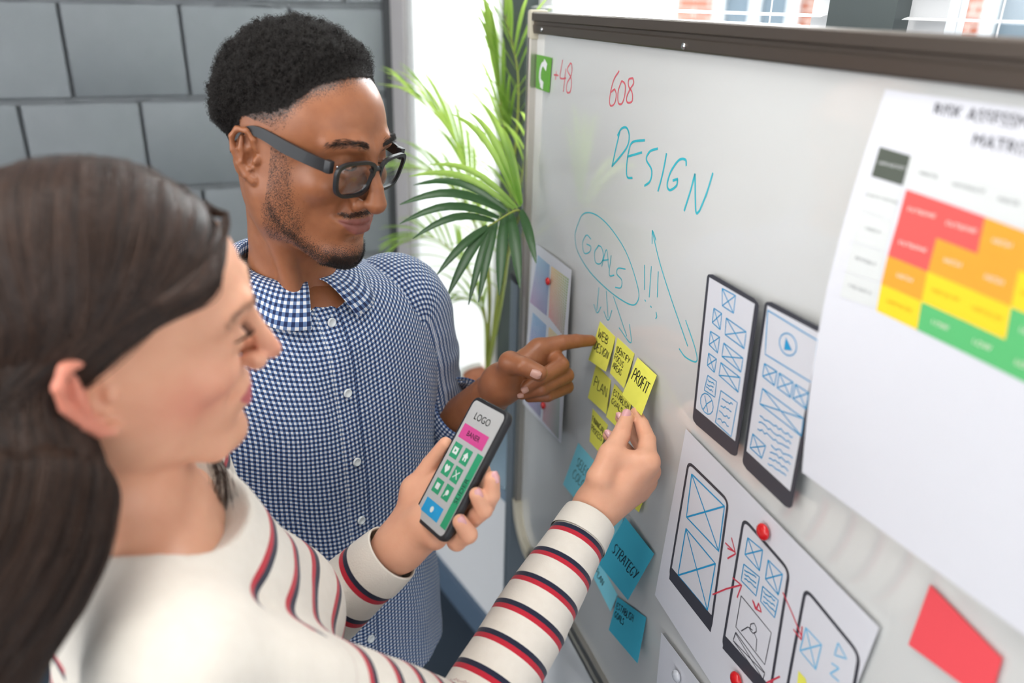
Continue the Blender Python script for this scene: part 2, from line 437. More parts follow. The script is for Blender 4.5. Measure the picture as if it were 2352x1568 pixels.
# roller shade window beside the palm
t = NT('shade_cloth'); tr = t.n('ShaderNodeBsdfTranslucent', Color=(.95, .95, .94, 1)); mx = t.n('ShaderNodeMixShader'); mx.inputs[0].default_value = .55
t.bs('Base Color', srgb(246, 246, 244)); t.bs('Roughness', .9); t.t.links.new(t.b.outputs[0], mx.inputs[1]); t.t.links.new(tr.outputs[0], mx.inputs[2]); t.t.links.new(mx.outputs[0], t.out.inputs[0]); M_SHADE = t.m
t = NT('window_glass'); tr = t.n('ShaderNodeBsdfTransparent', Color=(.97, .98, .98, 1)); gs = t.n('ShaderNodeBsdfGlossy', Roughness=.0); mx = t.n('ShaderNodeMixShader'); mx.inputs[0].default_value = .06
t.t.links.new(tr.outputs[0], mx.inputs[1]); t.t.links.new(gs.outputs[0], mx.inputs[2]); t.t.links.new(mx.outputs[0], t.out.inputs[0]); M_GLASS = t.m
def window(name, q0, q1, lab):
    a, b = WP(q0), WP(q1); w = q0 - q1
    fr = struct(mesh_obj(name, *join_geo([box_geo(np.array([*((a + b) / 2), z]) - wn3 * .05, (wv3, wn3, Z3), (w / 2, .02, .025)) for z in (SILL + .025, 2.775)] +
        [box_geo(np.array([*WP(q), (SILL + 2.8) / 2]) - wn3 * .05, (wv3, wn3, Z3), (.025, .02, (2.8 - SILL) / 2)) for q in (q0 - .025, q1 + .025)]), M_PVC, smooth=False))
    tag(fr, lab, 'window')
    V, Fq = box_geo(np.array([*((a + b) / 2), (SILL + 2.8) / 2]) - wn3 * .055, (wv3, wn3, Z3), (w / 2 - .05, .002, (2.8 - SILL) / 2 - .05))
    mesh_obj('pane', V, Fq, M_GLASS, fr, smooth=False); return fr
w1 = window('window_1', .207, -.31, 'bright window beside the palm with its white shade drawn')
w2 = window('window_2', -.405, -1.15, 'window above the whiteboard facing the brick building')
w3 = window('window_3', -1.25, -2.3, 'window by the right end of the whiteboard facing green trees')
V, Fq = box_geo(np.array([*WP((.207 - .31) / 2), (SILL + 2.8) / 2]) - wn3 * .012, (wv3, wn3, Z3), (.257, .0008, (2.8 - SILL) / 2 - .004))
sh = mesh_obj('roller_shade', V, Fq, M_SHADE, smooth=False); tag(sh, 'white roller shade glowing with daylight behind the palm', 'roller shade')
V, Fq = tube_geo([np.array([*WP(.205), 2.76]) - wn3 * .012, np.array([*WP(-.308), 2.76]) - wn3 * .012], .02, 12); mesh_obj('roller_tube', V, Fq, M_PVC, sh)
# venetian blinds
M_SLAT = mat('white_blind_slat', srgb(248, 248, 248), .4)
for nm, q0, q1, lab in (('venetian_blind', -.42, -1.14, 'white venetian blind in the window facing the brick building'), ('venetian_blind', -1.26, -2.28, 'white venetian blind in the window facing green trees')):
    root = empty(nm, (*WP((q0 + q1) / 2), SILL), lab, 'window blind', 'venetian blinds behind the whiteboard')
    me = None
    for i in range(44):
        z = 2.74 - i * .043
        if me is None:
            nn = 5; V = []
            for e in (-1, 1):
                for j in range(nn):
                    y = (j / (nn - 1) - .5) * .025
                    V.append((e * (q0 - q1) / 2, y, .002 * (1 - (2 * y / .025) ** 2)))
            Fq = [(j, j + 1, nn + j + 1, nn + j) for j in range(nn - 1)]
            me = bpy.data.meshes.new('slat'); me.from_pydata([tuple(map(float, v)) for v in V], [], Fq); me.materials.append(M_SLAT)
        o = bpy.data.objects.new('slat', me); COL.objects.link(o); o.parent = root
        o.location = (-wn[0] * .012, -wn[1] * .012, z - SILL); o.rotation_euler = (0, 0, math.atan2(wv[1], wv[0]))
        o.rotation_euler.rotate_axis('X', .12)
    for f in (.12, .5, .88):
        q = q0 + (q1 - q0) * f; tube('lift_cord', [np.array([*WP(q), SILL + .02]) - wn3 * .012 + wn3 * .014, np.array([*WP(q), 2.75]) - wn3 * .012 + wn3 * .014], .0012, M_SLAT, root, 6)
    V, Fq = box_geo(np.array([*WP((q0 + q1) / 2), 2.765]) - wn3 * .012, (wv3, wn3, Z3), ((q0 - q1) / 2, .02, .018)); mesh_obj('headrail', V, Fq, M_SLAT, root, smooth=False)

# outside: a brick house and a tree, seen over the board through the blinds
t = NT('far_brick'); br = t.n('ShaderNodeTexBrick', Scale=1.0, Color1=srgb(205, 128, 100), Color2=srgb(190, 112, 88), Mortar=srgb(214, 190, 178))
br.inputs['Mortar Size'].default_value = .012; br.inputs['Brick Width'].default_value = .25; br.inputs['Row Height'].default_value = .075
mp = t.n('ShaderNodeMapping'); t.t.links.new(t.coord('Object'), mp.inputs[0]); mp.inputs['Rotation'].default_value = (math.pi / 2, 0, 0); t.t.links.new(mp.outputs[0], br.inputs[0])
t.bs('Base Color', br.outputs[0]); t.bs('Roughness', .9); M_FARBRICK = t.m
fa = np.array([4.2, 6.2, 0.0]); hd = nrm(np.array([.80, -.60, 0])); hn = np.array([-hd[1], hd[0], 0]); hn = hn if hn @ (EYE - fa) > 0 else -hn
house = empty('brick_house', fa, 'red brick house outside the window above the board', 'building')
hc = fa + Z3 * 2.5
V, Fq = box_geo(hc - hn * 2.0, (hd, hn, Z3), (3.4, 2.0, 3.0)); mesh_obj('wall', V, Fq, M_FARBRICK, house, smooth=False)
M_FPANE = mat('far_window_glass', srgb(120, 138, 150), .1)
for qx in (-2.6, -1.5, -.4, .7, 1.8):
    for zz in (1.75, 3.9):
        c = fa + hd * qx + Z3 * zz
        V, Fq = join_geo([box_geo(c + hn * .03 + hd * e * .34, (hd, hn, Z3), (.05, .04, .62)) for e in (-1, 0, 1)] + [box_geo(c + hn * .03 + Z3 * e * .6, (hd, hn, Z3), (.39, .04, .05)) for e in (-1, 1)])
        wf = mesh_obj('window_frame', V, Fq, M_PVC, house, smooth=False)
        V, Fq = box_geo(c + hn * .01, (hd, hn, Z3), (.36, .01, .6)); mesh_obj('pane', V, Fq, M_FPANE, wf, smooth=False)
V, Fq = box_geo(hc + Z3 * 3.1 - hn * 1.9, (hd, hn, Z3), (3.6, 2.3, .12)); mesh_obj('roof', V, Fq, mat('far_roof', srgb(120, 70, 58), .8), house, smooth=False)
# tree outside the third window
tc = np.array([5.2, 3.6, 0.0])
tree = empty('leafy_tree', tc, 'green leafy tree outside the window by the board end', 'tree')
tube('trunk', [tc, tc + (0, 0, 1.0), tc + (.05, 0, 2.0)], [.12, .10, .06], mat('bark', srgb(96, 82, 66), .9), tree, 10)
M_TREE = mat('tree_leaf', srgb(140, 185, 90), .6, vary=(3, .25))
R = RNG.normal(size=(5200, 3)); R /= np.linalg.norm(R, axis=1)[:, None]; R = R * RNG.uniform(.5, 1, (5200, 1)) * (1.5, 1.2, 1.5) + tc + (0, 0, 2.2)
a = RNG.normal(size=(5200, 3)); a /= np.linalg.norm(a, axis=1)[:, None]; b = np.cross(a, RNG.normal(size=(5200, 3))); b /= np.linalg.norm(b, axis=1)[:, None]
V = np.stack([R - a * .08, R + b * .035, R + a * .08, R - b * .035], 1).reshape(-1, 3)
tag(mesh_obj('foliage', V, np.arange(len(V)).reshape(-1, 4), M_TREE, tree, smooth=False), kind='stuff')
V, Fq = box_geo((6, 2, -.2), ((1, 0, 0), (0, 1, 0), (0, 0, 1)), (6, 8, .1))

# ------------------------------------------------------------------ whiteboard plane: s runs along it away from the lens, z up, lift out of it
YAW = math.radians(19.0)
BU = np.array([-math.sin(YAW), math.cos(YAW), 0]); BN = np.array([math.cos(YAW), math.sin(YAW), 0]); BD = 0.5
def BP(s, z, lift=0.0): return BU * s + BN * (BD - lift) + Z3 * z
def px_on_board(px, py, lift=0.0):
    r = ray(px, py); return EYE + r * ((BD - lift) / (r @ BN))
def px_sz(px, py, lift=0.0):
    p = px_on_board(px, py, lift); return p @ BU, p[2]
class Sheet:
    """a sheet of paper on the board: four corners (tl, tr, br, bl) as photo pixels or ('b', s, z), each with its own lift"""
    def __init__(s, corners, lifts=(0, 0, 0, 0), base=.0006, curl=None):
        s.c = []
        for c, l in zip(corners, lifts):
            s.c.append(BP(c[1], c[2], l + base) if c[0] == 'b' else px_on_board(c[0], c[1], l + base))
        s.c = np.array(s.c); s.curl = curl
        px = np.array([proj(c)[:2] for c in s.c]); s.H = s._hom(px)
        s.w = np.linalg.norm(s.c[1] - s.c[0]); s.h = np.linalg.norm(s.c[3] - s.c[0])
    @staticmethod
    def _hom(px):
        A = []
        for (x, y), (u, v) in zip(px, ((0, 0), (1, 0), (1, 1), (0, 1))):
            A += [[x, y, 1, 0, 0, 0, -u * x, -u * y, -u], [0, 0, 0, x, y, 1, -v * x, -v * y, -v]]
        return np.linalg.svd(np.array(A))[2][-1].reshape(3, 3)
    def uv(s, px, py):
        q = s.H @ np.array([px, py, 1.0]); return q[0] / q[2], q[1] / q[2]
    def pt(s, u, v, off=0.0):
        u = np.asarray(u, float)[..., None]; v = np.asarray(v, float)[..., None]
        p = s.c[0] * (1 - u) * (1 - v) + s.c[1] * u * (1 - v) + s.c[2] * u * v + s.c[3] * (1 - u) * v
        l = off
        if s.curl is not None: l = l + s.curl(u, v)
        return p - BN * l
    def geo(s, outline=None, nu=10, nv=14, off=0.0, thick=.0004):
        """grid over the sheet; outline(v) -> (u0, u1) narrows rows"""
        vv = np.linspace(0, 1, nv)
        if outline is not None: vv = np.unique(np.concatenate([vv, np.linspace(0, .08, 8), np.linspace(.92, 1, 8)]))
        V = []; UVs = []
        for v in vv:
            a, b = outline(v) if outline else (0, 1)
            u = np.linspace(a, b, nu); V.append(s.pt(u, np.full(nu, v), off)); UVs.append(np.stack([u, np.full(nu, 1 - v)], 1))
        top = np.concatenate(V); n = len(top); bot = top + BN * thick
        Fq = grid_faces(len(vv), nu); Fb = Fq[:, ::-1] + n
        m = len(vv); edge = [i * nu for i in range(m)] + [(m - 1) * nu + j for j in range(1, nu)] + [i * nu + nu - 1 for i in range(m - 2, -1, -1)] + [j for j in range(nu - 2, 0, -1)]
        side = [[edge[i], edge[(i + 1) % len(edge)], edge[(i + 1) % len(edge)] + n, edge[i] + n] for i in range(len(edge))]
        return np.concatenate([top, bot]), np.concatenate([Fq, Fb, np.array(side)]), np.concatenate(UVs + UVs)
    def build(s, name, material, parent=None, **k):
        V, Fq, uv = s.geo(**k); o = mesh_obj(name, V, Fq, material, parent, uv=uv)
        o.data.set_sharp_from_angle(angle=math.radians(50)); return o
    def _strip(s, P3, w, closed=False):
        P3 = np.asarray(P3, float); n = len(P3)
        if closed: T = np.roll(P3, -1, 0) - np.roll(P3, 1, 0)
        else: T = np.gradient(P3, axis=0)
        side = np.cross(T, BN); side /= np.linalg.norm(side, axis=1)[:, None] + 1e-12
        V = np.concatenate([P3 + side * w / 2, P3 - side * w / 2]); m = n if closed else n - 1
        return V, [(i, (i + 1) % n, n + (i + 1) % n, n + i) for i in range(m)]
    def strokes(s, name, lines, w, material, parent, off=.0003, uvspace=False, smooth=True):
        """lines: pixel polylines; w in metres"""
        parts = []
        for L in lines:
            q = np.array([(p_ if uvspace else s.uv(*p_)) for p_ in L], float)
            if len(q) > 2 and smooth: q = spline(q, max(8, 5 * len(q)))
            else:
                q = np.concatenate([np.linspace(q[i], q[i + 1], 6)[(0 if i == 0 else 1):] for i in range(len(q) - 1)])
            parts.append(s._strip(s.pt(q[:, 0], q[:, 1], off), w))
        V, Fq = join_geo(parts); return mesh_obj(name, V, Fq, material, parent, smooth=False)
    def fill(s, name, poly, material, parent, off=.0003, uvspace=False, n=5):
        """a filled quad (4 corners)"""
        q = np.array([(p_ if uvspace else s.uv(*p_)) for p_ in poly], float); V = []
        for i in range(n):
            for j in range(n):
                a, b = i / (n - 1), j / (n - 1); w_ = q[0] * (1 - a) * (1 - b) + q[1] * a * (1 - b) + q[2] * a * b + q[3] * (1 - a) * b
                V.append(s.pt(w_[0], w_[1], off))
        return mesh_obj(name, np.array(V), grid_faces(n, n), material, parent, smooth=False)
    def fan(s, name, poly, material, parent, off=.0003, uvspace=True):
        q = np.array([(p_ if uvspace else s.uv(*p_)) for p_ in poly], float); V = s.pt(q[:, 0], q[:, 1], off)
        return mesh_obj(name, V, [tuple(range(len(V)))], material, parent, smooth=False)
def rrect(rx, ry):
    """outline function for a sheet with rounded corners, radii as fractions"""
    def f(v):
        d = 0.0
        if v < ry: d = rx * (1 - math.sqrt(max(0, 1 - (1 - v / ry) ** 2)))
        elif v > 1 - ry: d = rx * (1 - math.sqrt(max(0, 1 - ((v - 1 + ry) / ry) ** 2)))
        return d, 1 - d
    return f
# hand-lettered capitals as strokes on a unit cell
GL = {'A': [[(0, 0), (.35, 1), (.7, 0)], [(.12, .38), (.58, .36)]], 'B': [[(.05, 0), (.05, 1), (.45, .95), (.5, .7), (.1, .52), (.58, .42), (.55, .08), (.05, 0)]],
 'C': [[(.6, .85), (.3, 1), (.05, .6), (.08, .2), (.35, 0), (.62, .15)]], 'D': [[(.05, 0), (.08, 1)], [(.0, 1), (.5, .85), (.62, .45), (.4, .08), (.0, 0)]],
 'E': [[(.55, 1), (.05, .97), (.05, 0), (.58, .02)], [(.05, .52), (.45, .54)]], 'F': [[(.55, 1), (.05, .97), (.05, 0)], [(.05, .52), (.45, .54)]],
 'G': [[(.6, .88), (.3, 1), (.04, .6), (.08, .15), (.4, 0), (.62, .3)], [(.38, .42), (.66, .42)]], 'H': [[(.05, 0), (.07, 1)], [(.6, 0), (.58, 1)], [(.05, .5), (.6, .52)]],
 'I': [[(.15, 0), (.17, 1)]], 'L': [[(.08, 1), (.05, 0), (.5, .03)]], 'M': [[(.0, 0), (.08, 1), (.35, .35), (.62, 1), (.72, 0)]], 'N': [[(.03, 0), (.07, 1), (.55, .03), (.6, 1)]],
 'O': [[(.3, 1), (.05, .6), (.12, .1), (.4, .02), (.62, .4), (.52, .9), (.3, 1)]], 'P': [[(.05, 0), (.08, 1), (.5, .92), (.55, .6), (.08, .48)]],
 'R': [[(.05, 0), (.08, 1), (.5, .92), (.5, .62), (.08, .5), (.6, 0)]], 'S': [[(.55, .88), (.3, 1), (.06, .78), (.25, .52), (.52, .3), (.38, .03), (.03, .1)]],
 'T': [[(0, .97), (.68, 1)], [(.34, .98), (.3, 0)]], 'U': [[(.05, 1), (.08, .2), (.3, 0), (.52, .2), (.56, 1)]], 'W': [[(0, 1), (.18, 0), (.38, .7), (.55, 0), (.78, 1)]],
 'Y': [[(.02, 1), (.3, .5)], [(.6, 1), (.2, 0)]], 'V': [[(0, 1), (.28, 0), (.6, 1)]], 'K': [[(.05, 0), (.07, 1)], [(.55, 1), (.08, .45), (.6, 0)]], 'X': [[(0, 0), (.6, 1)], [(.03, 1), (.58, 0)]], 'Z': [[(0, 1), (.58, 1), (0, 0), (.6, 0)]]}
GW = {'I': .38, 'L': .62, 'M': .92, 'W': .98, 'T': .82, 'E': .7, 'F': .66}
def lettering(words, u0, v0, size, aspect, slope=0.0, jit=.05):
    """strokes in sheet (u, v) for one line of words; size = letter height in v; aspect = sheet h / w"""
    out = []; x = u0; rr = random.Random(words)
    tot = sum(.6 if ch == ' ' else GW.get(ch, .8) for ch in words) * size * aspect; fit = min(1.0, (.94 - u0) / tot)
    aspect = aspect * fit
    for ch in words:
        if ch == ' ': x += size * aspect * .6; continue
        sc = size * (1 + rr.uniform(-jit, jit)); dy = rr.uniform(-jit, jit) * size
        for L in GL[ch]: out.append([(x + a * sc * aspect, v0 + dy + slope * (x - u0) - b * sc) for a, b in L])
        x += GW.get(ch, .8) * size * aspect
    return out
def text_mesh(name, body, size, material, M4, parent, align='CENTER', depth=0.0):
    cu = bpy.data.curves.new(name, 'FONT'); cu.body = body; cu.size = size; cu.align_x = align; cu.align_y = 'CENTER'; cu.resolution_u = 3
    tmp = bpy.data.objects.new('tmp', cu); me = bpy.data.meshes.new_from_object(tmp); bpy.data.objects.remove(tmp)
    me.transform(M4); me.materials.clear(); me.materials.append(material); me.name = name
    return link(bpy.data.objects.new(name, me), parent)
def sheet_text(sh, name, body, u, v, height, material, parent, rot=0.0, off=.0004, align='CENTER'):
    """flat lettering laid on a sheet; height in metres"""
    p = sh.pt(u, v, off); ex = nrm(sh.pt(u + .02, v, off) - sh.pt(u - .02, v, off)); n = -BN; ey = nrm(np.cross(n, ex))
    ex2 = ex * math.cos(rot) + ey * math.sin(rot); ey2 = -ex * math.sin(rot) + ey * math.cos(rot)
    M4 = Matrix([[ex2[i], ey2[i], n[i], p[i]] for i in range(3)] + [[0, 0, 0, 1]])
    return text_mesh(name, body, height, material, M4, parent, align)

# ---- board body
ZT, ZB, SL, SR = 1.80 - .013, 1.80 - 1.085, 1.372, -.16
t = NT('whiteboard_enamel'); t.bs('Base Color', srgb(226, 226, 223)); t.bs('Roughness', .09); t.bs('Specular IOR Level', .9); t.bs('Coat Weight', .8); t.bs('Coat Roughness', .06); M_BOARD = t.m
M_RAIL = mat('dark_bronze_aluminium', srgb(112, 101, 92), .38, .75)
M_ALU = mat('brushed_aluminium', srgb(186, 180, 170), .3, .9)
M_STAND = mat('grey_stand_paint', srgb(122, 132, 140), .4, .35)
M_CAP = mat('cream_corner_plastic', srgb(205, 197, 176), .4)
M_BLACKP = mat('black_plastic', srgb(36, 38, 42), .45)
M_CHROME = mat('chrome', srgb(220, 220, 220), .12, 1.0)
M_BACK = mat('board_back_steel', srgb(150, 152, 155), .5, .4)
board = empty('whiteboard', BP((SL + SR) / 2, 0), 'large mobile whiteboard covered with notes and sketches', 'whiteboard')
RAILH = .033
V, Fq = box_geo(BP((SL + SR) / 2, (ZT + ZB) / 2, -.006), (BU, BN, Z3), ((SL - SR) / 2 - .004, .006, (ZT - ZB) / 2 - .006)); mesh_obj('panel', V, Fq, M_BOARD, board, smooth=False)
V, Fq = box_geo(BP((SL + SR) / 2, (ZT + ZB) / 2, -.014), (BU, BN, Z3), ((SL - SR) / 2 - .004, .002, (ZT - ZB) / 2 - .006)); mesh_obj('back_panel', V, Fq, M_BACK, board, smooth=False)
# top rail: stepped extrusion (upper lip proud, groove, lower lip)
prof = [(.0105, 0), (.0125, -.002), (.0125, -.0125), (.0085, -.0145), (.0085, -.0185), (.0105, -.0205), (.0095, -RAILH + .002), (.0085, -RAILH), (-.018, -RAILH), (-.018, 0)]
def extrude(name, prof, s0, s1, material, parent, zref, flip=1):
    V = [BP(s_, zref + flip * z, l) for s_ in (s0, s1) for l, z in prof]; n = len(prof)
    Fq = [(i, (i + 1) % n, n + (i + 1) % n, n + i) for i in range(n)] + [tuple(range(n - 1, -1, -1)), tuple(range(n, 2 * n))]
    return mesh_obj(name, V, Fq, material, parent, smooth=False)
extrude('top_rail', prof, SR, SL - .012, M_RAIL, board, ZT)
extrude('bottom_rail', prof, SR, SL - .09, M_ALU, board, ZB, -1)
# left upright rail and the rounded lower corner
lp = [BP(SL, ZT - .03, 0), BP(SL, ZB + .10, 0)]
def rail_path(name, pts, w, d, material, parent):
    pts = np.asarray(pts, float); T = np.gradient(pts, axis=0); T /= np.linalg.norm(T, axis=1)[:, None]
    side = np.cross(T, BN); V = []; pr = [(-w, -d), (-w * .8, -d * 1.25), (w * .8, -d * 1.25), (w, -d), (w, d), (-w, d)]
    for p_, s_ in zip(pts, side):
        for a, b in pr: V.append(p_ + s_ * a + BN * b)
    n = len(pr); Fq = [(i * n + j, i * n + (j + 1) % n, (i + 1) * n + (j + 1) % n, (i + 1) * n + j) for i in range(len(pts) - 1) for j in range(n)]
    Fq += [tuple(range(n - 1, -1, -1)), tuple((len(pts) - 1) * n + j for j in range(n))]
    return mesh_obj(name, V, Fq, material, parent, smooth=False)
rail_path('side_rail', [BP(SL - .004, z, 0) for z in np.linspace(ZT - .035, ZB + .095, 12)], .007, .011, M_ALU, board)
rail_path('side_rail', [BP(SR + .004, z, 0) for z in np.linspace(ZT - .035, ZB + .05, 12)], .007, .011, M_ALU, board)
cr = .085; cpts = [BP(SL - .004 - cr + cr * math.cos(a), ZB + .012 + cr - cr * math.sin(a), 0) for a in np.linspace(0, math.pi / 2, 10)]
rail_path('lower_corner', cpts, .012, .012, M_CAP, board)
bevel_box('corner_cap', BP(SL - .005, ZT - .020, -.002), (BU, BN, Z3), (.010, .0165, .024), .006, M_CAP, board)
bevel_box('corner_cap', BP(SR + .005, ZT - .020, -.002), (BU, BN, Z3), (.010, .0165, .024), .006, M_CAP, board)
for px, py in ((1242, 68), (1567, 106)):
    s_, z_ = px_sz(px, py, .012); V, Fq = ell_geo(BP(s_, z_, .0105), (BU, Z3, BN), (.004, .004, .002), 14, 8); mesh_obj('screw', V, Fq, M_CHROME, board)
# stand: side post on the far end with feet, cross bar below
pc = BP(SL + .045, 0, -.012)
def post(name, c, z0, z1, hw, hd, material, parent): return bevel_box(name, (c[0], c[1], (z0 + z1) / 2), (BU, BN, Z3), (hw, hd, (z1 - z0) / 2), .006, material, parent)
for sc_, nm in ((SL + .036, 'post'), (SR - .036, 'post')):
    c = BP(sc_, 0, -.012); post('post', c, .08, 1.30, .020, .028, M_STAND, board)
    bevel_box('post_cap', (c[0], c[1], 1.303), (BU, BN, Z3), (.021, .029, .008), .004, M_BLACKP, board)
    bevel_box('foot', (c[0], c[1], .055), (BU, BN, Z3), (.022, .30, .022), .008, M_STAND, board)
    for e in (-1, 1):
        V, Fq = ell_geo(np.array([c[0], c[1], .033]) + BN * e * .27, (BU, BN, Z3), (.012, .03, .03), 12, 8); mesh_obj('caster', V, Fq, M_BLACKP, board)
    V, Fq = tube_geo([BP(sc_, 1.24, -.012), BP(sc_ + (-.03 if sc_ > 0 else .03), 1.24, -.012)], .012, 12); mesh_obj('pivot', V, Fq, M_CHROME, board)
tube('cross_bar', [BP(SL + .03, .30, -.012), BP(SR - .03, .30, -.012)], .018, M_ALU, board, 14)

# ---- marker writing
FULL = Sheet([('b', SL, ZT), ('b', SR, ZT), ('b', SR, ZB), ('b', SL, ZB)], base=0.0)
def A_(pts): return [(1180 + x / 2.0068, y / 2.0068) for x, y in pts]
M_CYAN = mat('cyan_marker', srgb(60, 190, 205), .5); M_RED = mat('red_marker', srgb(224, 106, 116), .5)
red = [A_(l) for l in ([(185, 344), (207, 348)], [(198, 328), (193, 368)], [(226, 276), (214, 350), (222, 362), (242, 360)], [(241, 316), (229, 424)],
 [(262, 290), (248, 322), (266, 365), (262, 420), (246, 424), (246, 385), (266, 345), (268, 300), (262, 290)],
 [(487, 326), (460, 372), (443, 450), (446, 486), (464, 478), (473, 440), (466, 412), (450, 424)], [(498, 372), (482, 420), (482, 472), (498, 478), (512, 440), (514, 390), (498, 372)],
 [(550, 360), (531, 366), (530, 396), (546, 426), (546, 466), (525, 472), (521, 448), (536, 412), (553, 384), (550, 360)])]
def marks(name, strokes, sizes, w, m_):
    i = 0
    for n in sizes: FULL.strokes(name, strokes[i:i + n], w, m_, board); i += n
    assert i == len(strokes), (name, i, len(strokes))
marks('marker_digit', red, (2, 2, 1, 1, 1, 1), .0026, M_RED)
cy1 = [A_(l) for l in ([(490, 604), (470, 690), (454, 766)], [(478, 625), (498, 592), (522, 590), (533, 630), (518, 685), (452, 768)],
 [(605, 646), (548, 655), (530, 700), (521, 765), (524, 815), (548, 820)], [(524, 722), (592, 702)], [(665, 684), (628, 698), (612, 735), (636, 782), (630, 832), (603, 857)],
 [(705, 706), (687, 800), (665, 882)], [(796, 765), (792, 736), (762, 738), (725, 790), (708, 850), (720, 876), (750, 856), (756, 826)], [(733, 832), (758, 824)],
 [(786, 972), (815, 880), (836, 800)], [(836, 800), (840, 970), (856, 974)], [(856, 974), (890, 890), (919, 796)])]
marks('marker_letter', cy1, (2, 2, 1, 1, 2, 3), .0031, M_CYAN)
cy2 = [A_(l) for l in ([(290, 1050), (318, 988), (370, 985), (440, 1042), (520, 1165), (574, 1330), (568, 1394), (530, 1400), (440, 1340), (350, 1250), (296, 1160), (283, 1090), (290, 1050)],
 [(357, 1102), (336, 1083), (318, 1120), (326, 1166), (350, 1160), (356, 1136), (336, 1124)], [(392, 1130), (373, 1162), (378, 1208), (400, 1214), (414, 1180), (406, 1142), (392, 1130)],
 [(406, 1228), (428, 1150), (438, 1234)], [(412, 1200), (438, 1196)], [(450, 1176), (441, 1264), (464, 1268)], [(516, 1240), (482, 1236), (476, 1262), (498, 1290), (494, 1325), (468, 1324)],
 [(603, 1220), (603, 1336)], [(635, 1226), (625, 1370)], [(667, 1250), (662, 1370)])]
cy2 += [[(1498, 528), (1515, 600), (1540, 680), (1580, 795)], [(1560, 800), (1575, 820), (1600, 830), (1597, 800), (1575, 735)], [(1498, 560), (1499, 530), (1507, 552)], [(1376, 660), (1371, 712)], [(1364, 698), (1372, 718), (1381, 704)],
 [(1393, 668), (1397, 730)], [(1387, 714), (1397, 735), (1406, 712)], [(1409, 680), (1440, 772)], [(1422, 752), (1449, 787), (1446, 744)], [(1481, 688), (1484, 692)], [(1494, 702), (1497, 706)], [(1507, 716), (1509, 726), (1506, 732)]]
marks('marker_letter', cy2, (1, 1, 1, 2, 1, 1, 1, 1, 1, 3, 2, 2, 2, 1, 1, 1), .0019, M_CYAN)

# ------------------------------------------------------------------ notes, sheets and magnets on the board
M_YEL = mat('yellow_note', srgb(240, 236, 96), .75); M_BLUE = mat('blue_note', srgb(64, 178, 205), .75); M_BLUE2 = mat('light_blue_note', srgb(140, 224, 240), .75); M_INK = mat('black_ink', srgb(24, 26, 26), .5); M_INKB = mat('dark_blue_ink', srgb(16, 44, 58), .5)
def note(corners, lifts, material, words, label, group, size=.16, rows=None, curl=.0, ink=M_INK, w=.0016, u0=.12, v0=.30, dv=.24, slope=0.0):
    S_ = Sheet(corners, lifts, base=.0006, curl=(lambda u, v: curl * (v ** 2)) if curl else None)
    o = S_.build('sticky_note', material, None, nu=6, nv=12); tag(o, label, 'sticky note', group)
    if words:
        L = []
        for i, wd in enumerate(words): L += lettering(wd, u0, v0 + dv * i, size, S_.h / S_.w, slope)
        tag(S_.strokes('handwriting', L, w, ink, o, uvspace=True), kind='stuff')
    return S_
gy, gb = 'yellow sticky notes on the whiteboard', 'blue sticky notes on the whiteboard'
note([(1378, 738), (1413, 774), (1394, 853), (1354, 826)], (0, 0, .007, .007), M_YEL, ['WEB', 'DESIGN'], 'yellow sticky note reading WEB DESIGN at the pointing fingertip', gy, size=.20, u0=.10, v0=.34, dv=.33, w=.0017, curl=.002)
note([(1418, 775), (1457, 812), (1433, 892), (1401, 856)], (0, 0, .008, .008), M_YEL, ['IDENTIFY', 'FOCUS', 'AREAS'], 'yellow sticky note reading IDENTIFY FOCUS AREAS', gy, size=.155, u0=.08, v0=.34, dv=.23, w=.0013)
note([(1369, 837), (1403, 873), (1392, 951), (1350, 913)], (0, 0, .006, .006), M_YEL, ['PLAN'], 'yellow sticky note reading PLAN below the pointing hand', gy, size=.27, u0=.14, v0=.56, w=.0015)
note([(1411, 881), (1450, 924), (1436, 1000), (1392, 957)], (.001, .001, .009, .007), M_YEL, ['ESTABLISH', 'GOALS'], 'yellow sticky note reading ESTABLISH GOALS behind the fingertips', gy, size=.16, u0=.08, v0=.27, dv=.26, w=.0013)
note([(1361, 938), (1396, 976), (1377, 1040), (1354, 1013)], (0, 0, .006, .006), M_YEL, ['FINANCIAL', 'PROCESS'], 'yellow sticky note reading FINANCIAL PROCESS', gy, size=.17, u0=.06, v0=.36, dv=.27, w=.0013)
note([(1449, 1088), (1488, 1124), (1467, 1176), (1432, 1142)], (0, 0, .006, .006), M_YEL, [], 'yellow sticky note mostly hidden behind the reaching hand', gy)
note([(1464, 821), (1508, 862), (1473, 954), (1429, 906)], (.004, .004, .030, .024), M_YEL, ['PROFIT'], 'yellow sticky note reading PROFIT held between finger and thumb', gy, size=.27, u0=.10, v0=.52, w=.0022, slope=.02)
note([(1328, 1017), (1372, 1066), (1340, 1170), (1293, 1112)], (0, 0, .010, .012), M_BLUE2, ['SELECT', 'COLOR'], 'light blue sticky note reading SELECT COLOR beside the wrist', gb, size=.18, u0=.22, v0=.40, dv=.27, w=.0013, ink=M_INKB)
note([(1385, 1165), (1434, 1182), (1412, 1262), (1364, 1288)], (0, 0, .008, .008), M_BLUE2, [], 'blank light blue sticky note tucked behind the STRATEGY note', gb)
note([(1374, 1283), (1418, 1366), (1402, 1404), (1358, 1316)], (0, 0, .008, .008), M_BLUE2, ['PLAN'], 'blue sticky note reading PLAN beside the striped sleeve', gb, size=.30, u0=.10, v0=.68, w=.0016, ink=M_INKB)
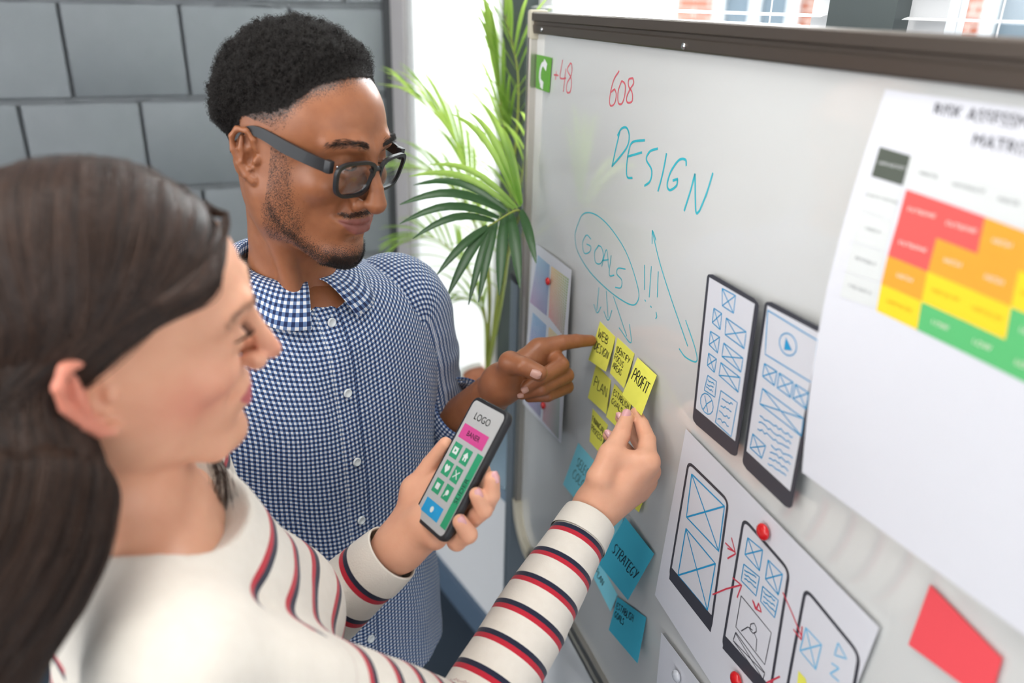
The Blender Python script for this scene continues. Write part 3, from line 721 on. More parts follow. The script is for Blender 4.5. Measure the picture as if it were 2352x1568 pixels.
note([(1418, 1370), (1484, 1418), (1464, 1523), (1398, 1446)], (.002, .002, .022, .020), M_BLUE, ['ESTABLISH', 'GOALS'], 'blue sticky note reading ESTABLISH GOALS lowest on the board', gb, size=.165, u0=.06, v0=.30, dv=.25, w=.0017, ink=M_INKB)
note([(1436, 1188), (1502, 1272), (1442, 1378), (1373, 1292)], (.010, .004, .026, .030), M_BLUE, ['STRATEGY'], 'large blue sticky note reading STRATEGY', gb, size=.17, u0=.14, v0=.62, w=.0020, ink=M_INKB, slope=.0)

M_PAPER = mat('white_paper', srgb(224, 224, 230), .6); M_DARK = mat('dark_grey_print', srgb(66, 66, 74), .5); M_BLUEPEN = mat('blue_felt_pen', srgb(38, 158, 212), .5); M_BLUEPALE = mat('pale_blue_pen', srgb(130, 196, 232), .5)
M_REDPEN = mat('red_felt_pen', srgb(216, 66, 84), .5); M_REDMAG = mat('red_magnet_plastic', srgb(214, 26, 30), .22, coat=.4)
def magnet(px, py, lift, r, label, material=None, group='round red magnets on the whiteboard'):
    c = px_on_board(px, py, lift + r * .35); V, Fq = ell_geo(c, (BU, Z3, BN), (r, r, r * .55), 20, 12); o = mesh_obj('magnet', V, Fq, material or M_REDMAG); tag(o, label, 'magnet', group); return o

# colour swatch chart
S_ = Sheet([(1225, 553), (1312, 620), (1288, 1018), (1200, 925)], (0, .010, .016, .004)); o = S_.build('colour_chart', M_PAPER, nu=8, nv=10); tag(o, 'white sheet printed with colour swatch grids at the board edge', 'paper sheet')
def swatch(i, c00, c10, c01, c11):
    t = NT('swatch_print_%d' % i); sep = t.n('ShaderNodeSeparateXYZ'); t.t.links.new(t.coord('UV'), sep.inputs[0]); u, v = sep.outputs[0], sep.outputs[1]
    q = lambda s_, n: t.math('DIVIDE', t.math('FLOOR', t.math('MULTIPLY', s_, float(n))), float(n))
    top = t.mix(q(u, 9), c00, c10); bot = t.mix(q(u, 9), c01, c11); c = t.mix(q(v, 22), bot, top)
    gu = t.math('LESS_THAN', t.math('FRACT', t.math('MULTIPLY', u, 9.0)), .80); gv = t.math('LESS_THAN', t.math('FRACT', t.math('MULTIPLY', v, 22.0)), .72)
    t.bs('Base Color', t.mix(t.math('MULTIPLY', gu, gv), srgb(224, 224, 230), c)); t.bs('Roughness', .6); return t.m
sws = [((1237, 583), (1265, 607), (1259, 716), (1219, 683), (120, 190, 220), (60, 150, 205), (170, 110, 170), (90, 100, 170)), ((1269, 609), (1308, 637), (1297, 762), (1263, 718), (240, 200, 90), (150, 190, 130), (225, 110, 90), (150, 150, 120)),
       ((1226, 706), (1258, 737), (1250, 850), (1214, 812), (90, 180, 225), (50, 150, 210), (150, 90, 170), (90, 90, 180)), ((1264, 740), (1296, 772), (1287, 880), (1255, 850), (245, 210, 110), (200, 200, 120), (235, 140, 100), (170, 150, 110)),
       ((1216, 832), (1250, 866), (1244, 960), (1208, 918), (120, 120, 190), (80, 90, 160), (150, 110, 180), (90, 80, 140)), ((1254, 872), (1288, 906), (1284, 1008), (1249, 966), (210, 120, 110), (150, 180, 160), (190, 110, 120), (140, 170, 150))]
for i, (a, b, c, d, *cs) in enumerate(sws):
    cs = [srgb(*q_) for q_ in cs]; f = S_.fill('swatch', [a, b, c, d], swatch(i, *cs), o, n=6)
    uvl = f.data.uv_layers.new(name='UVMap'); idx = np.zeros(len(f.data.loops), np.int32); f.data.loops.foreach_get('vertex_index', idx)
    g2 = np.array([(i_ / 5, 1 - j_ / 5) for i_ in range(6) for j_ in range(6)], np.float32); uvl.data.foreach_set('uv', g2[idx].ravel())
magnet(1258, 646, .010, .0072, 'round red magnet pinning the top of the colour chart'); magnet(1247, 931, .012, .0072, 'round red magnet on the lower colour chart under the fist')

# green telephone card
S_ = Sheet([(1232, 125), (1264, 133), (1258, 212), (1230, 202)], (.001, .004, .004, .001)); o = S_.build('telephone_card', mat('green_card', srgb(104, 172, 60), .5), nu=4, nv=4, thick=.003); tag(o, 'small green card with a white telephone receiver', 'card')
hs = np.array([(.66, .20), (.46, .26), (.34, .48), (.36, .72), (.50, .82)]); S_.strokes('receiver_print', [hs.tolist()], .0075, mat('white_print', srgb(245, 245, 245), .5), o, uvspace=True)
for a, b in (((.56, .17), (.80, .30)), ((.40, .80), (.62, .86))): S_.strokes('receiver_print', [[a, b]], .013, mat('white_print'), o, uvspace=True, smooth=False)

def xbox(q): a, b, c, d = q; return [[a, b, c, d, a], [a, c], [b, d]]
def boxl(q): a, b, c, d = q; return [a, b, c, d, a]
def C_(pts): return [(1500 + x / 1.6197, 600 + y / 1.6197) for x, y in pts]
def zig(p0, p1, n, amp, rr):
    p0, p1 = np.array(p0, float), np.array(p1, float); return [tuple(p0 + (p1 - p0) * i / n + np.array([0, rr.uniform(-amp, amp)])) for i in range(n + 1)]
# two cut-out phone sketches
def cutphone(corners, lifts, label):
    S2 = Sheet(corners, lifts, base=.002); o = S2.build('phone_sketch_cutout', M_DARK, outline=rrect(.10, .035), nu=8, nv=20, thick=.0012); tag(o, label, 'paper cutout', 'cut out phone sketches')
    def inner(v): a, b = rrect(.07, .02)(v); return .055 + a * .89, .055 + b * .89
    vv = np.linspace(.025, .895, 20); V = []; 
    for v in vv:
        u = np.linspace(.055, .945, 8); V.append(S2.pt(u, np.full(8, v), .0003))
    mesh_obj('screen_paper', np.concatenate(V), grid_faces(20, 8), M_PAPER, o); return S2, o
rr = random.Random(5)
S2, o = cutphone([(1625, 624), (1743, 692), (1690, 1053), (1590, 967)], (.004, .014, .012, .006), 'dark framed paper phone sketch with many small crossed boxes')
L = []
for q in ([(260, 103), (310, 130), (302, 198), (260, 170)], [(228, 180), (258, 200), (252, 262), (222, 235)], [(215, 268), (250, 290), (242, 350), (210, 318)], [(208, 350), (238, 372), (230, 422), (203, 395)], [(275, 217), (348, 268), (340, 332), (270, 280)], [(265, 312), (336, 368), (328, 420), (258, 362)], [(254, 385), (325, 440), (318, 494), (247, 432)]): L += xbox(C_(q))
L += [C_(boxl([(205, 432), (238, 455), (232, 512), (192, 485)])), C_(boxl([(254, 488), (315, 532), (292, 655), (234, 602)]))]
cx_, cy_2 = 202, 535; L.append(C_([(cx_ + 24 * math.cos(a), cy_2 + 36 * math.sin(a) + 12 * math.cos(a)) for a in np.linspace(0, 6.3, 14)])); L += [C_([(cx_, cy_2), (cx_ + 20, cy_2 - 12)]), C_([(cx_, cy_2), (cx_ - 14, cy_2 + 20)]), C_([(cx_ - 8, cy_2 - 30), (cx_ + 4, cy_2 + 32)])]
for k_ in range(4): L.append(C_(zig((258 - k_ * 5, 515 + k_ * 25), (298 - k_ * 5, 540 + k_ * 25), 7, 5, rr))); 
for k_ in range(3): L.append(C_(zig((205 - k_ * 3, 448 + k_ * 14), (230 - k_ * 3, 464 + k_ * 14), 5, 4, rr)))
tag(S2.strokes('pen_drawing', L, .0013, M_BLUEPEN, o, off=.0006, smooth=False), kind='stuff')
S2, o = cutphone([(1758, 687), (1893, 757), (1815, 1174), (1704, 1067)], (.006, .018, .016, .006), 'dark framed paper phone sketch with a video play button')
L = [C_(boxl([(428, 183), (612, 295), (590, 455), (418, 350)]))]
for q in ([(415, 385), (462, 415), (452, 468), (408, 432)], [(470, 420), (522, 455), (512, 512), (462, 475)], [(530, 462), (580, 495), (570, 555), (520, 515)], [(408, 478), (560, 590), (552, 655), (398, 535)], [(372, 645), (420, 690), (405, 735), (362, 695)]): L += xbox(C_(q))
L.append(C_([(503 + 32 * math.cos(a), 312 + 42 * math.sin(a) + 8 * math.cos(a)) for a in np.linspace(0, 6.3, 16)]))
for k_ in range(3): L.append(C_(zig((398 - k_ * 4, 580 + k_ * 22), (520 - k_ * 6, 660 + k_ * 22), 14, 5, rr)))
for k_ in range(4): L.append(C_(zig((440 - k_ * 4, 690 + k_ * 20), (520 - k_ * 8, 735 + k_ * 22), 9, 5, rr)))
tag(S2.strokes('pen_drawing', L, .0013, M_BLUEPEN, o, off=.0006, smooth=False), kind='stuff')
S2.fan('play_triangle', C_([(495, 285), (518, 335), (488, 332)]), M_BLUEPEN, o, off=.0006, uvspace=False)

# the big sheet with three phone frames
S2 = Sheet([(1575, 985), (2019, 1441), ('b', .447, 1.80 - .800), (1504, 1366)], (.004, .006, .004, .008)); o = S2.build('wireframe_sheet', M_PAPER, nu=14, nv=12); tag(o, 'white sheet with three hand drawn phone frames', 'paper sheet')
def frame(pts, w=.0042):
    q = np.array([S2.uv(*p_) for p_ in pts]); r = .10; out = []
    for i in range(4):
        a, b, c = q[i - 1], q[i], q[(i + 1) % 4]; d1 = (a - b); d2 = (c - b); l1 = r / max(1e-6, np.linalg.norm(d1)) * .35; l2 = r / max(1e-6, np.linalg.norm(d2)) * .35
        for t_ in np.linspace(0, 1, 6): out.append((1 - t_) ** 2 * (b + d1 * l1) + 2 * t_ * (1 - t_) * b + t_ ** 2 * (b + d2 * l2))
    out.append(out[0]); V, Fq = S2._strip(S2.pt(np.array(out)[:, 0], np.array(out)[:, 1], .0003), w); mesh_obj('phone_frame', V, Fq, M_DARK, o, smooth=False)
frame([(1581, 1060), (1669, 1146), (1628, 1440), (1537, 1322)]); S2.fill('phone_frame_base', [(1540, 1300), (1634, 1412), (1628, 1446), (1536, 1328)], M_DARK, o)
frame([(1704, 1186), (1808, 1305), (1762, 1600), (1655, 1478)]); S2.fill('phone_frame_base', [(1660, 1452), (1768, 1574), (1764, 1606), (1655, 1482)], M_DARK, o)
frame([(1846, 1346), (1974, 1502), (1925, 1800), (1790, 1650)])
S2.strokes('pen_drawing', [C_(l) for q in ([(142, 790), (260, 905), (238, 1072), (122, 950)], [(120, 992), (226, 1118), (196, 1290), (90, 1165)]) for l in xbox(q)], .0022, M_BLUEPEN, o, smooth=False)['kind'] = 'stuff'
L = [l for q in ([(345, 1020), (400, 1065), (388, 1142), (334, 1082)], [(420, 1102), (474, 1155), (458, 1232), (410, 1172)]) for l in xbox(q)] + [boxl([(330, 1118), (388, 1165), (375, 1235), (320, 1178)]), boxl([(400, 1200), (458, 1252), (444, 1316), (392, 1255)])] + [zig((332, 1135 + k_ * 17), (376, 1170 + k_ * 17), 6, 5, rr) for k_ in range(3)] + [zig((402, 1218 + k_ * 17), (446, 1256 + k_ * 17), 6, 5, rr) for k_ in range(3)]
tag(S2.strokes('pen_drawing', [C_(l) for l in L], .0016, M_BLUEPEN, o, smooth=False), kind='stuff')
L = [[(562, 1355), (622, 1420), (600, 1512), (540, 1440), (562, 1355)], [(562, 1355), (600, 1512)], [(622, 1420), (540, 1440)], [(685, 1415), (718, 1475), (672, 1460), (685, 1415)], [(660, 1490), (690, 1510), (655, 1530), (690, 1560)]]
tag(S2.strokes('pen_drawing', [C_(l) for l in L], .0018, M_BLUEPALE, o, smooth=False), kind='stuff')
L = [[(320, 1235), (432, 1372), (408, 1490), (300, 1350), (320, 1235)], [(300, 1370), (408, 1520), (400, 1552), (290, 1400), (300, 1370)], [(300, 1375), (402, 1545)], [(405, 1520), (292, 1402)], [(320, 1365), (345, 1350), (362, 1362)], [(368, 1372), (378, 1395), (375, 1440)], [(376, 1352), (368, 1336), (355, 1340), (352, 1360), (364, 1374), (376, 1368), (376, 1352)]]
tag(S2.strokes('pen_drawing', [C_(l) for l in L], .0013, M_DARK, o, smooth=False), kind='stuff')
L = [[(262, 1040), (298, 1075)], [(285, 1020), (300, 1080), (270, 1098)], [(270, 1060), (292, 1070)], [(215, 1232), (265, 1210), (320, 1195)], [(288, 1168), (322, 1196), (305, 1242)], [(362, 1250), (372, 1282), (395, 1295), (385, 1262), (376, 1285), (366, 1255)], [(475, 1222), (510, 1300), (545, 1385)], [(515, 1360), (545, 1400), (548, 1350)], [(410, 1560), (465, 1535)], [(440, 1548), (425, 1568)]]
tag(S2.strokes('pen_drawing', [C_(l) for l in L], .0020, M_REDPEN, o, smooth=False), kind='stuff')
S2.fill('yellow_mark', C_([(535, 1515), (562, 1545), (575, 1600), (530, 1570)]), M_YEL, o)
magnet(1752, 1221, .008, .0095, 'round red magnet at the top of the middle drawn phone'); magnet(1690, 1560, .008, .0095, 'round red magnet at the foot of the middle drawn phone')

# small sheet at the bottom with a clear magnet
S3 = Sheet([(1519, 1453), (1640, 1612), (1625, 1760), (1505, 1600)], (.006, .006, .004, .004)); o = S3.build('small_sheet', M_PAPER, nu=6, nv=6); tag(o, 'white paper corner with a grey magnet below the big sheet', 'paper sheet')
magnet(1553, 1552, .008, .0085, 'clear grey round magnet on the lowest paper', mat('clear_magnet', srgb(206, 208, 214), .15, coat=.6), None)

# risk matrix sheet, its free edge bowing off the board
def rc(u, v): return .020 * (1 - u) ** 2 * v ** 1.2
S4 = Sheet([(2034, 205), ('b', .20, 1.80 - .055), ('b', .20, 1.80 - .40), (1842, 1084)], (.002, .002, .004, .034), curl=lambda u, v: .016 * np.sin(np.pi * v) * (1 - u) ** 2); o = S4.build('risk_matrix_sheet', M_PAPER, nu=14, nv=16); tag(o, 'large white sheet printed with a coloured RISK ASSESSMENT MATRIX', 'paper sheet')
def cell(c, r_): return None
# printed table: measured cell corners on the sheet
def tab(i, j):
    """pixel of grid corner: column i, row j of the coloured block"""
    a = np.array([2101, 440.0]) + i * np.array([87, 29.5]) + (i ** 2) * np.array([1.5, 1.0]); d = [np.array(q) for q in ((0, 0), (-17, 78), (-36, 152), (-50, 217), (-61, 278))][j]
    return tuple(a + d + i * j * np.array([0, 3.2]))
colr = {'r': mat('red_print', srgb(250, 92, 88), .6), 'o': mat('orange_print', srgb(255, 164, 48), .6), 'y': mat('yellow_print', srgb(255, 214, 36), .6), 'g': mat('green_print', srgb(92, 190, 116), .6)}
for j, row in enumerate(('rroo', 'rooy', 'oyyg', 'yggg')):
    for i, c in enumerate(row):
        S4.fill('matrix_cell', [tab(i, j), tab(i + 1, j), tab(i + 1, j + 1), tab(i, j + 1)], colr[c], o, n=3)
        u, v = S4.uv(*(np.array(tab(i, j)) * .5 + np.array(tab(i + 1, j + 1)) * .5)); S4.pt(u, v)
        wd = {'r': 'EXTREME', 'o': 'HIGH', 'y': 'MEDIUM', 'g': 'LOW'}[c]
        sheet_text(S4, 'cell_print', wd, u, v, .0062, mat('cell_white_print', srgb(255, 235, 225), .6) if c != 'y' else mat('cell_dark_print', srgb(190, 150, 20), .6), o)
M_GCELL = mat('pale_grey_print', srgb(222, 224, 222), .6)
S4.fill('matrix_cell', [(2035, 341), (2107, 362), (2092, 431), (2021, 409)], mat('dark_olive_print', srgb(84, 90, 80), .6), o)
S4.fill('header_row', [(2107, 362), (2500, 496), (2490, 572), (2094, 433)], M_GCELL, o)
u, v = S4.uv(2064, 386); sheet_text(S4, 'cell_print', 'LIKELIHOOD', u, v, .0048, mat('white_print'), o)
for i, wd in enumerate(('MINOR', 'MODERATE', 'MAJOR')): u, v = S4.uv(2150 + i * 92, 408 + i * 30); sheet_text(S4, 'cell_print', wd, u, v, .0052, mat('grey_print', srgb(120, 122, 124), .6), o)
gl_ = [(2019, 414), (2002, 488), (1986, 560), (1972, 628), (1960, 686)]; gr_ = [(2090, 435), (2075, 512), (2060, 585), (2048, 655), (2038, 714)]
for j, wd in enumerate(('ALMOST CERTAIN', 'LIKELY', 'POSSIBLE', 'UNLIKELY')):
    a, b, c, d = [np.array(q, float) for q in (gl_[j], gr_[j], gr_[j + 1], gl_[j + 1])]; m_ = (a + b + c + d) / 4; q4 = [tuple(m_ + (p_ - m_) * .97) for p_ in (a, b, c, d)]
    S4.fill('matrix_cell', q4, M_GCELL, o); u, v = S4.uv(*m_); sheet_text(S4, 'cell_print', wd, u, v, .0040 if j == 0 else .0052, mat('grey_print'), o)
M_HEAD = mat('charcoal_print', srgb(60, 58, 66), .6)
u, v = S4.uv(2152, 254); sheet_text(S4, 'title_print', 'RISK ASSESSMENT', u, v, .0135, M_HEAD, o, align='LEFT')
u, v = S4.uv(2246, 326); sheet_text(S4, 'title_print', 'MATRIX', u, v, .0135, M_HEAD, o, align='LEFT')

# red paper strip low on the board
S5 = Sheet([(2136, 1342), (2302, 1512), (2272, 1618), (2086, 1480)], (.003, .003, .003, .003)); o = S5.build('red_paper_strip', mat('red_paper', srgb(250, 86, 94), .6), nu=6, nv=4); tag(o, 'plain red paper strip low on the whiteboard', 'paper strip')

# ------------------------------------------------------------------ areca palm on the sill
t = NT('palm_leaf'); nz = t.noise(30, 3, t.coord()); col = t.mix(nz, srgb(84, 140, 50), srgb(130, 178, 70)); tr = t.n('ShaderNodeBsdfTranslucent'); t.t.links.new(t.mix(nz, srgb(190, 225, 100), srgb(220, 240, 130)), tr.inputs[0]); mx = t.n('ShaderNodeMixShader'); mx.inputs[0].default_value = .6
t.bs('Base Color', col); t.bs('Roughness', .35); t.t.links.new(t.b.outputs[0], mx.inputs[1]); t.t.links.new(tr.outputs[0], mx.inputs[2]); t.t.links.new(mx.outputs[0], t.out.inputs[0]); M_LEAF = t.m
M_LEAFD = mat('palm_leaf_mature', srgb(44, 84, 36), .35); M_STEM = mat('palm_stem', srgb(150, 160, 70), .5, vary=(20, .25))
pot_c = P(1118, 868, 2.10); pot_c = np.array([pot_c[0], pot_c[1], SILL])
palm = empty('areca_palm', pot_c, 'potted areca palm with long feathery fronds on the window sill', 'plant')
def lathe(name, c, prof, material, parent, n=28):
    V = [np.array([c[0] + r * math.cos(6.2832 * k / n), c[1] + r * math.sin(6.2832 * k / n), c[2] + z]) for r, z in prof for k in range(n)]
    Fq = [(i * n + k, i * n + (k + 1) % n, (i + 1) * n + (k + 1) % n, (i + 1) * n + k) for i in range(len(prof) - 1) for k in range(n)]
    return mesh_obj(name, V, Fq, material, parent)
lathe('pot', pot_c, [(.0, .001), (.050, .001), (.056, .004), (.068, .085), (.072, .090), (.072, .104), (.066, .104), (.063, .088), (.0, .086)], mat('white_ceramic', srgb(232, 230, 226), .3), palm)
lathe('soil', pot_c, [(.0, .096), (.064, .094), (.064, .088)], mat('clay_granules', srgb(206, 130, 98), .9, vary=(160, .4), bump=(200, 1, .006)), palm)
def leaflet(base, tip, width, droop, parent, material, side_hint, n=9):
    base, tip = np.asarray(base, float), np.asarray(tip, float); u = np.linspace(0, 1, n); ln = np.linalg.norm(tip - base)
    c = base + (tip - base) * u[:, None] + Z3 * (droop * ln * (np.sin(np.pi * u) * .5))[:, None]
    T = np.gradient(c, axis=0); T /= np.linalg.norm(T, axis=1)[:, None]; sd = np.cross(T, side_hint); sd /= np.linalg.norm(sd, axis=1)[:, None] + 1e-9; up_ = np.cross(sd, T)
    w = width * np.clip(np.sin(np.pi * np.clip(u * .86 + .12, 0, 1)) ** .8, .04, 1)[:, None]
    V = np.concatenate([c - sd * w / 2 + up_ * w * .18, c, c + sd * w / 2 + up_ * w * .18]); Fq = [(k * n + i, k * n + i + 1, (k + 1) * n + i + 1, (k + 1) * n + i) for k in range(2) for i in range(n - 1)]
    return mesh_obj('leaflet', V, Fq, material, parent)
def frond(ctrl, npairs, l0, material, rng, u0=.35, spread=.9, width=.009, droop=.22, up_hint=(0, 0, 1)):
    c = spline(ctrl, 40); T, _, _ = frames(c); st = tube('frond', c, np.linspace(.004, .0012, 40), M_STEM, palm, 7); tot = np.linalg.norm(np.diff(c, axis=0), axis=1).sum()
    for k in range(npairs):
        u = u0 + (1 - u0) * k / (npairs - 1); i = min(39, int(u * 39)); fr_ = (k / (npairs - 1))
        ln = l0 * (.55 + .9 * math.sin(math.pi * (.15 + .75 * fr_))) * (1 - .45 * fr_ ** 3) * rng.uniform(.85, 1.1)
        side = nrm(np.cross(T[i], up_hint))
        for e in (-1, 1):
            d = nrm(T[i] * (.75 + .6 * fr_) + side * e * spread * (1.15 - .5 * fr_) + Z3 * rng.uniform(-.35, .05) + rng.normal(size=3) * .08)
            leaflet(c[i], c[i] + d * ln, width * rng.uniform(.8, 1.1), droop, st, material, up_hint)
    return st
rngp = np.random.default_rng(3); top = pot_c + np.array([0, 0, .09])
# fronds behind, arching up and out (photo positions with their own distances)
def Q(*a): return [P(*p_) for p_ in a]
frond([top, *Q((1150, 640, 1.98), (1165, 420, 1.86), (1150, 230, 1.78), (1120, 60, 1.72))], 17, .17, M_LEAF, rngp)
frond([top, *Q((1125, 640, 1.98), (1090, 450, 1.92), (1030, 300, 1.86), (930, 200, 1.80))], 17, .17, M_LEAF, rngp)
frond([top, *Q((1120, 640, 1.99), (1075, 480, 1.95), (1000, 400, 1.92), (905, 385, 1.90))], 16, .15, M_LEAF, rngp)
frond([top, *Q((1150, 620, 1.96), (1180, 380, 1.80), (1190, 180, 1.68), (1160, 35, 1.60))], 16, .15, M_LEAF, rngp)
frond([top, *Q((1110, 700, 2.02), (1060, 600, 2.02), (990, 545, 2.02), (915, 560, 2.02))], 15, .13, M_LEAF, rngp)
frond([top, *Q((1140, 720, 1.98), (1160, 560, 1.88), (1195, 420, 1.74), (1215, 300, 1.62))], 15, .15, M_LEAF, rngp)
frond([top, *Q((1115, 740, 2.0), (1085, 690, 1.98), (1020, 690, 1.94), (960, 720, 1.90))], 13, .10, M_LEAF, rngp)
# the near frond: its tip region faces the lens, leaflets fan out
c0 = P(1193, 484, 1.36)
st = tube('frond', spline([top, P(1150, 700, 1.80), P(1172, 560, 1.55), c0, P(1120, 520, 1.33)], 40), np.linspace(.0045, .0012, 40), M_STEM, palm, 7)
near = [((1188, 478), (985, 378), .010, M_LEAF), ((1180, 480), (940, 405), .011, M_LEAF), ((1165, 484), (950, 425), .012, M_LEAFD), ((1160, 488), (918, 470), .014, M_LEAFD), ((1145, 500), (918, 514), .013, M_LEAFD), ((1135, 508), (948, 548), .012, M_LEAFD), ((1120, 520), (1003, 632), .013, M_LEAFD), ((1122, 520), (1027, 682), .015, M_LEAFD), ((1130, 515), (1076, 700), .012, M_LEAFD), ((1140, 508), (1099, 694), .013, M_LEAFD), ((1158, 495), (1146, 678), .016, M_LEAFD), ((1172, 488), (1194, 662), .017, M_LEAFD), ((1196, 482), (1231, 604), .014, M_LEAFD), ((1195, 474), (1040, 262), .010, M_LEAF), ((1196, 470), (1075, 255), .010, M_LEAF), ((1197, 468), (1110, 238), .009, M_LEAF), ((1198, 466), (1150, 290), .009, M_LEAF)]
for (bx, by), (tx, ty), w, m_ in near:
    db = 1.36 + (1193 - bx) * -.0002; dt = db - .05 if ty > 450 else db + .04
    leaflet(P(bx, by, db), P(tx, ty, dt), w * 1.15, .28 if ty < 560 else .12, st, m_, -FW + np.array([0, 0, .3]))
# leaflets reaching past the board's edge
for (bx, by), (tx, ty), w in (((1198, 476), (1300, 330), .008), ((1198, 478), (1325, 390), .008), ((1198, 480), (1310, 450), .008)): pass

# ------------------------------------------------------------------ people: shared building blocks
def pose(yaw, pitch, roll):
    """columns: left, forward, up of a head facing yaw (0 = towards -y), pitched down, rolled"""
    y, p_, r = map(math.radians, (yaw, pitch, roll))
    f0 = np.array([math.sin(y), -math.cos(y), 0]); l0 = np.array([math.cos(y), math.sin(y), 0]); u0 = np.array([0, 0, 1.0])
    f = f0 * math.cos(p_) - u0 * math.sin(p_); u = f0 * math.sin(p_) + u0 * math.cos(p_)
    l = l0 * math.cos(r) + u * math.sin(r); u = -l0 * math.sin(r) + u * math.cos(r)
    return np.stack([l, f, u], 1)
def skin_material(name, base, deep, lip, rough=.42, sss=.12, spec=.45, blush=None):
    t = NT(name); nz = t.noise(60, 4, t.coord()); c = t.mix(nz, base, deep)
    if blush: c = t.mix(t.attr('blush'), c, blush)
    c = t.mix(t.attr('lip'), c, lip)
    st = t.noise(1100, 2, t.coord()); st2 = t.math('GREATER_THAN', t.math('ADD', st, t.math('MULTIPLY', t.attr('stubble'), .52)), .78)
    c = t.mix(t.math('MULTIPLY', st2, .88), c, (.012, .009, .008, 1))
    c = t.mix(t.math('MULTIPLY', t.attr('brow'), .9), c, (.02, .014, .011, 1))
    t.bs('Base Color', c); t.bs('Roughness', rough); t.bs('Specular IOR Level', spec)
    t.bs('Subsurface Weight', sss); t.bs('Subsurface Radius', (.010, .004, .002)); t.bs('Subsurface Scale', .6)
    t.bump(t.noise(420, 3, t.coord()), .12, .0012)
    return t.m
def head_field(F, q):
    """face and skull in the head's own frame (x left, y forward, z up, origin between the ears); q tunes the person"""
    g = q.get
    F.ell((0, -.014, .048), (.0765, .098, .090), 0)
    F.ell((0, .030, .052), (.062, .060, .062), .03)
    F.ell((0, .026, -.026), (.0605, .058, .076), .03)
    F.ell((.050, .000, -.030), (.020, .045, .050), .03, sym=True)
    jw = g('jaw', .052)
    F.chain([(jw, .000, -.038), (jw - .004, .012, -.062), (.024, .066, -.092), (0, .078, -.096)], (.016, .018, .0165, .017), .022, sym=True)
    F.ell((0, .079, -.092), (.022, .0165, .016 * g('chin', 1)), .014)
    F.ell((.041, .066, -.004), (.022, .021, .018), .022, sym=True)
    F.ell((0, .068, -.050), (.036, .030, .030), .02)
    F.chain([(.008, .0905, .043), (.026, .0905, .0475), (.047, .073, .045)], (.0085, .0095, .008), .014, sym=True)
    F.ell((.033, .1015, .0255), (.019, .0185, .0125), .012, mode='s', sym=True)
    F.ell((.0315, .0745, .0265), (.0150, .0150, .0140), .006, sym=True)
    F.chain([(.019, .0865, .0235), (.031, .0912, .0228), (.044, .0805, .0245)], .0022, .004, sym=True)
    F.chain([(.018, .0855, .016), (.031, .0885, .0135), (.043, .0795, .016)], .0030, .006, sym=True)
    nt = np.array(g('nose', (0, .1195, -.0155))); nr = g('nose_r', .0118); nw = g('wing', .0142)
    F.chain([(0, .0925, .036), (0, .1005, .018), (0, .110, -.001), nt], (.0070, .0074, .0085, nr), .012)
    F.ell((nw, nt[1] - .016, nt[2] - .004), (.0085, .0115, .0085), .007, sym=True)
    F.ell((.0066, nt[1] - .0085, nt[2] - .0115), (.0040, .0060, .0045), .003, mode='s', sym=True)
    F.chain([(nw + .006, nt[1] - .022, nt[2] - .006), (.031, .083, -.042)], .003, .010, mode='s', sym=True)
    mw = g('mouthw', 1.0); sm = g('smile', .004); lt = g('lipthick', 1.0); my = -.0505
    F.chain([(0, .0955, my + .0056), (.008, .0952, my + .0062), (.018 * mw, .0910, my + .0050 + sm * .3), (.0285 * mw, .0835 - (mw - 1) * .03, my + sm)], (.0050 * lt, .0050 * lt, .0036 * lt, .0016), .006, sym=True)
    F.chain([(0, .0950, my - .0072), (.010, .0938, my - .0064), (.020 * mw, .0882, my - .0016 + sm * .3), (.0285 * mw, .0830 - (mw - 1) * .03, my + sm)], (.0062 * lt, .0060 * lt, .0040 * lt, .0016), .006, sym=True)
    op = g('open', .0010)
    F.chain([(0, .1015, my), (.013 * mw, .0985, my + sm * .15), (.023 * mw, .0925, my + sm * .55), (.0305 * mw, .0870 - (mw - 1) * .03, my + sm)], (op * 1.1 + .0006, op + .0006, op * .6 + .0006, .0008), .0010, mode='s', sym=True)
    if op > .002: F.chain([(0, .092, my), (.016, .086, my)], (.0062, .005), .002, mode='s', sym=True)
    F.ell((0, .0935, my - .0185), (.017, .006, .0045), .008, mode='s')
    # ears
    ex = g('ear_x', .0735); so = g('ear_out', .42); es = g('ear_s', 1.0)
    e0 = np.array([ex, -.006, .004]); ea = nrm((so, -1, 0)); eb = nrm((.02, -.20, 1)); en = nrm(np.cross(ea, eb)); en = en if en[0] > 0 else -en
    def E(a, b, c=0.0): return e0 + (ea * a + eb * b + en * c) * es
    F.ell(E(.012, .004, -.004), np.array((.019, .031, .0065)) * es, .006, ax=(ea, eb, en), sym=True)
    F.chain([E(.000, .012, .003), E(.002, .024, .005), E(.010, .0325, .005), E(.021, .032, .004), E(.0285, .022, .003), E(.0290, .006, .002), E(.0235, -.010, .001), E(.0145, -.0215, .001), E(.006, -.026, .001)], np.array((.0030, .0036, .0040, .0040, .0038, .0036, .0036, .0052, .0060)) * es, .003, sym=True)
    F.ell(E(.017, .019, .006), np.array((.0085, .0090, .0070)) * es, .005, ax=(ea, eb, en), mode='s', sym=True)
    F.chain([E(.017, .024, .002), E(.0190, .010, .003), E(.0165, -.004, .003), E(.010, -.013, .0025)], np.array((.0024, .0034, .0034, .0028)) * es, .003, sym=True)
    F.ell(E(.0085, .000, .005), np.array((.0068, .0105, .0085)) * es, .004, ax=(ea, eb, en), mode='s', sym=True)
    F.ell(E(.0005, -.0005, .004), np.array((.0040, .0055, .0042)) * es, .004, ax=(ea, eb, en), sym=True)
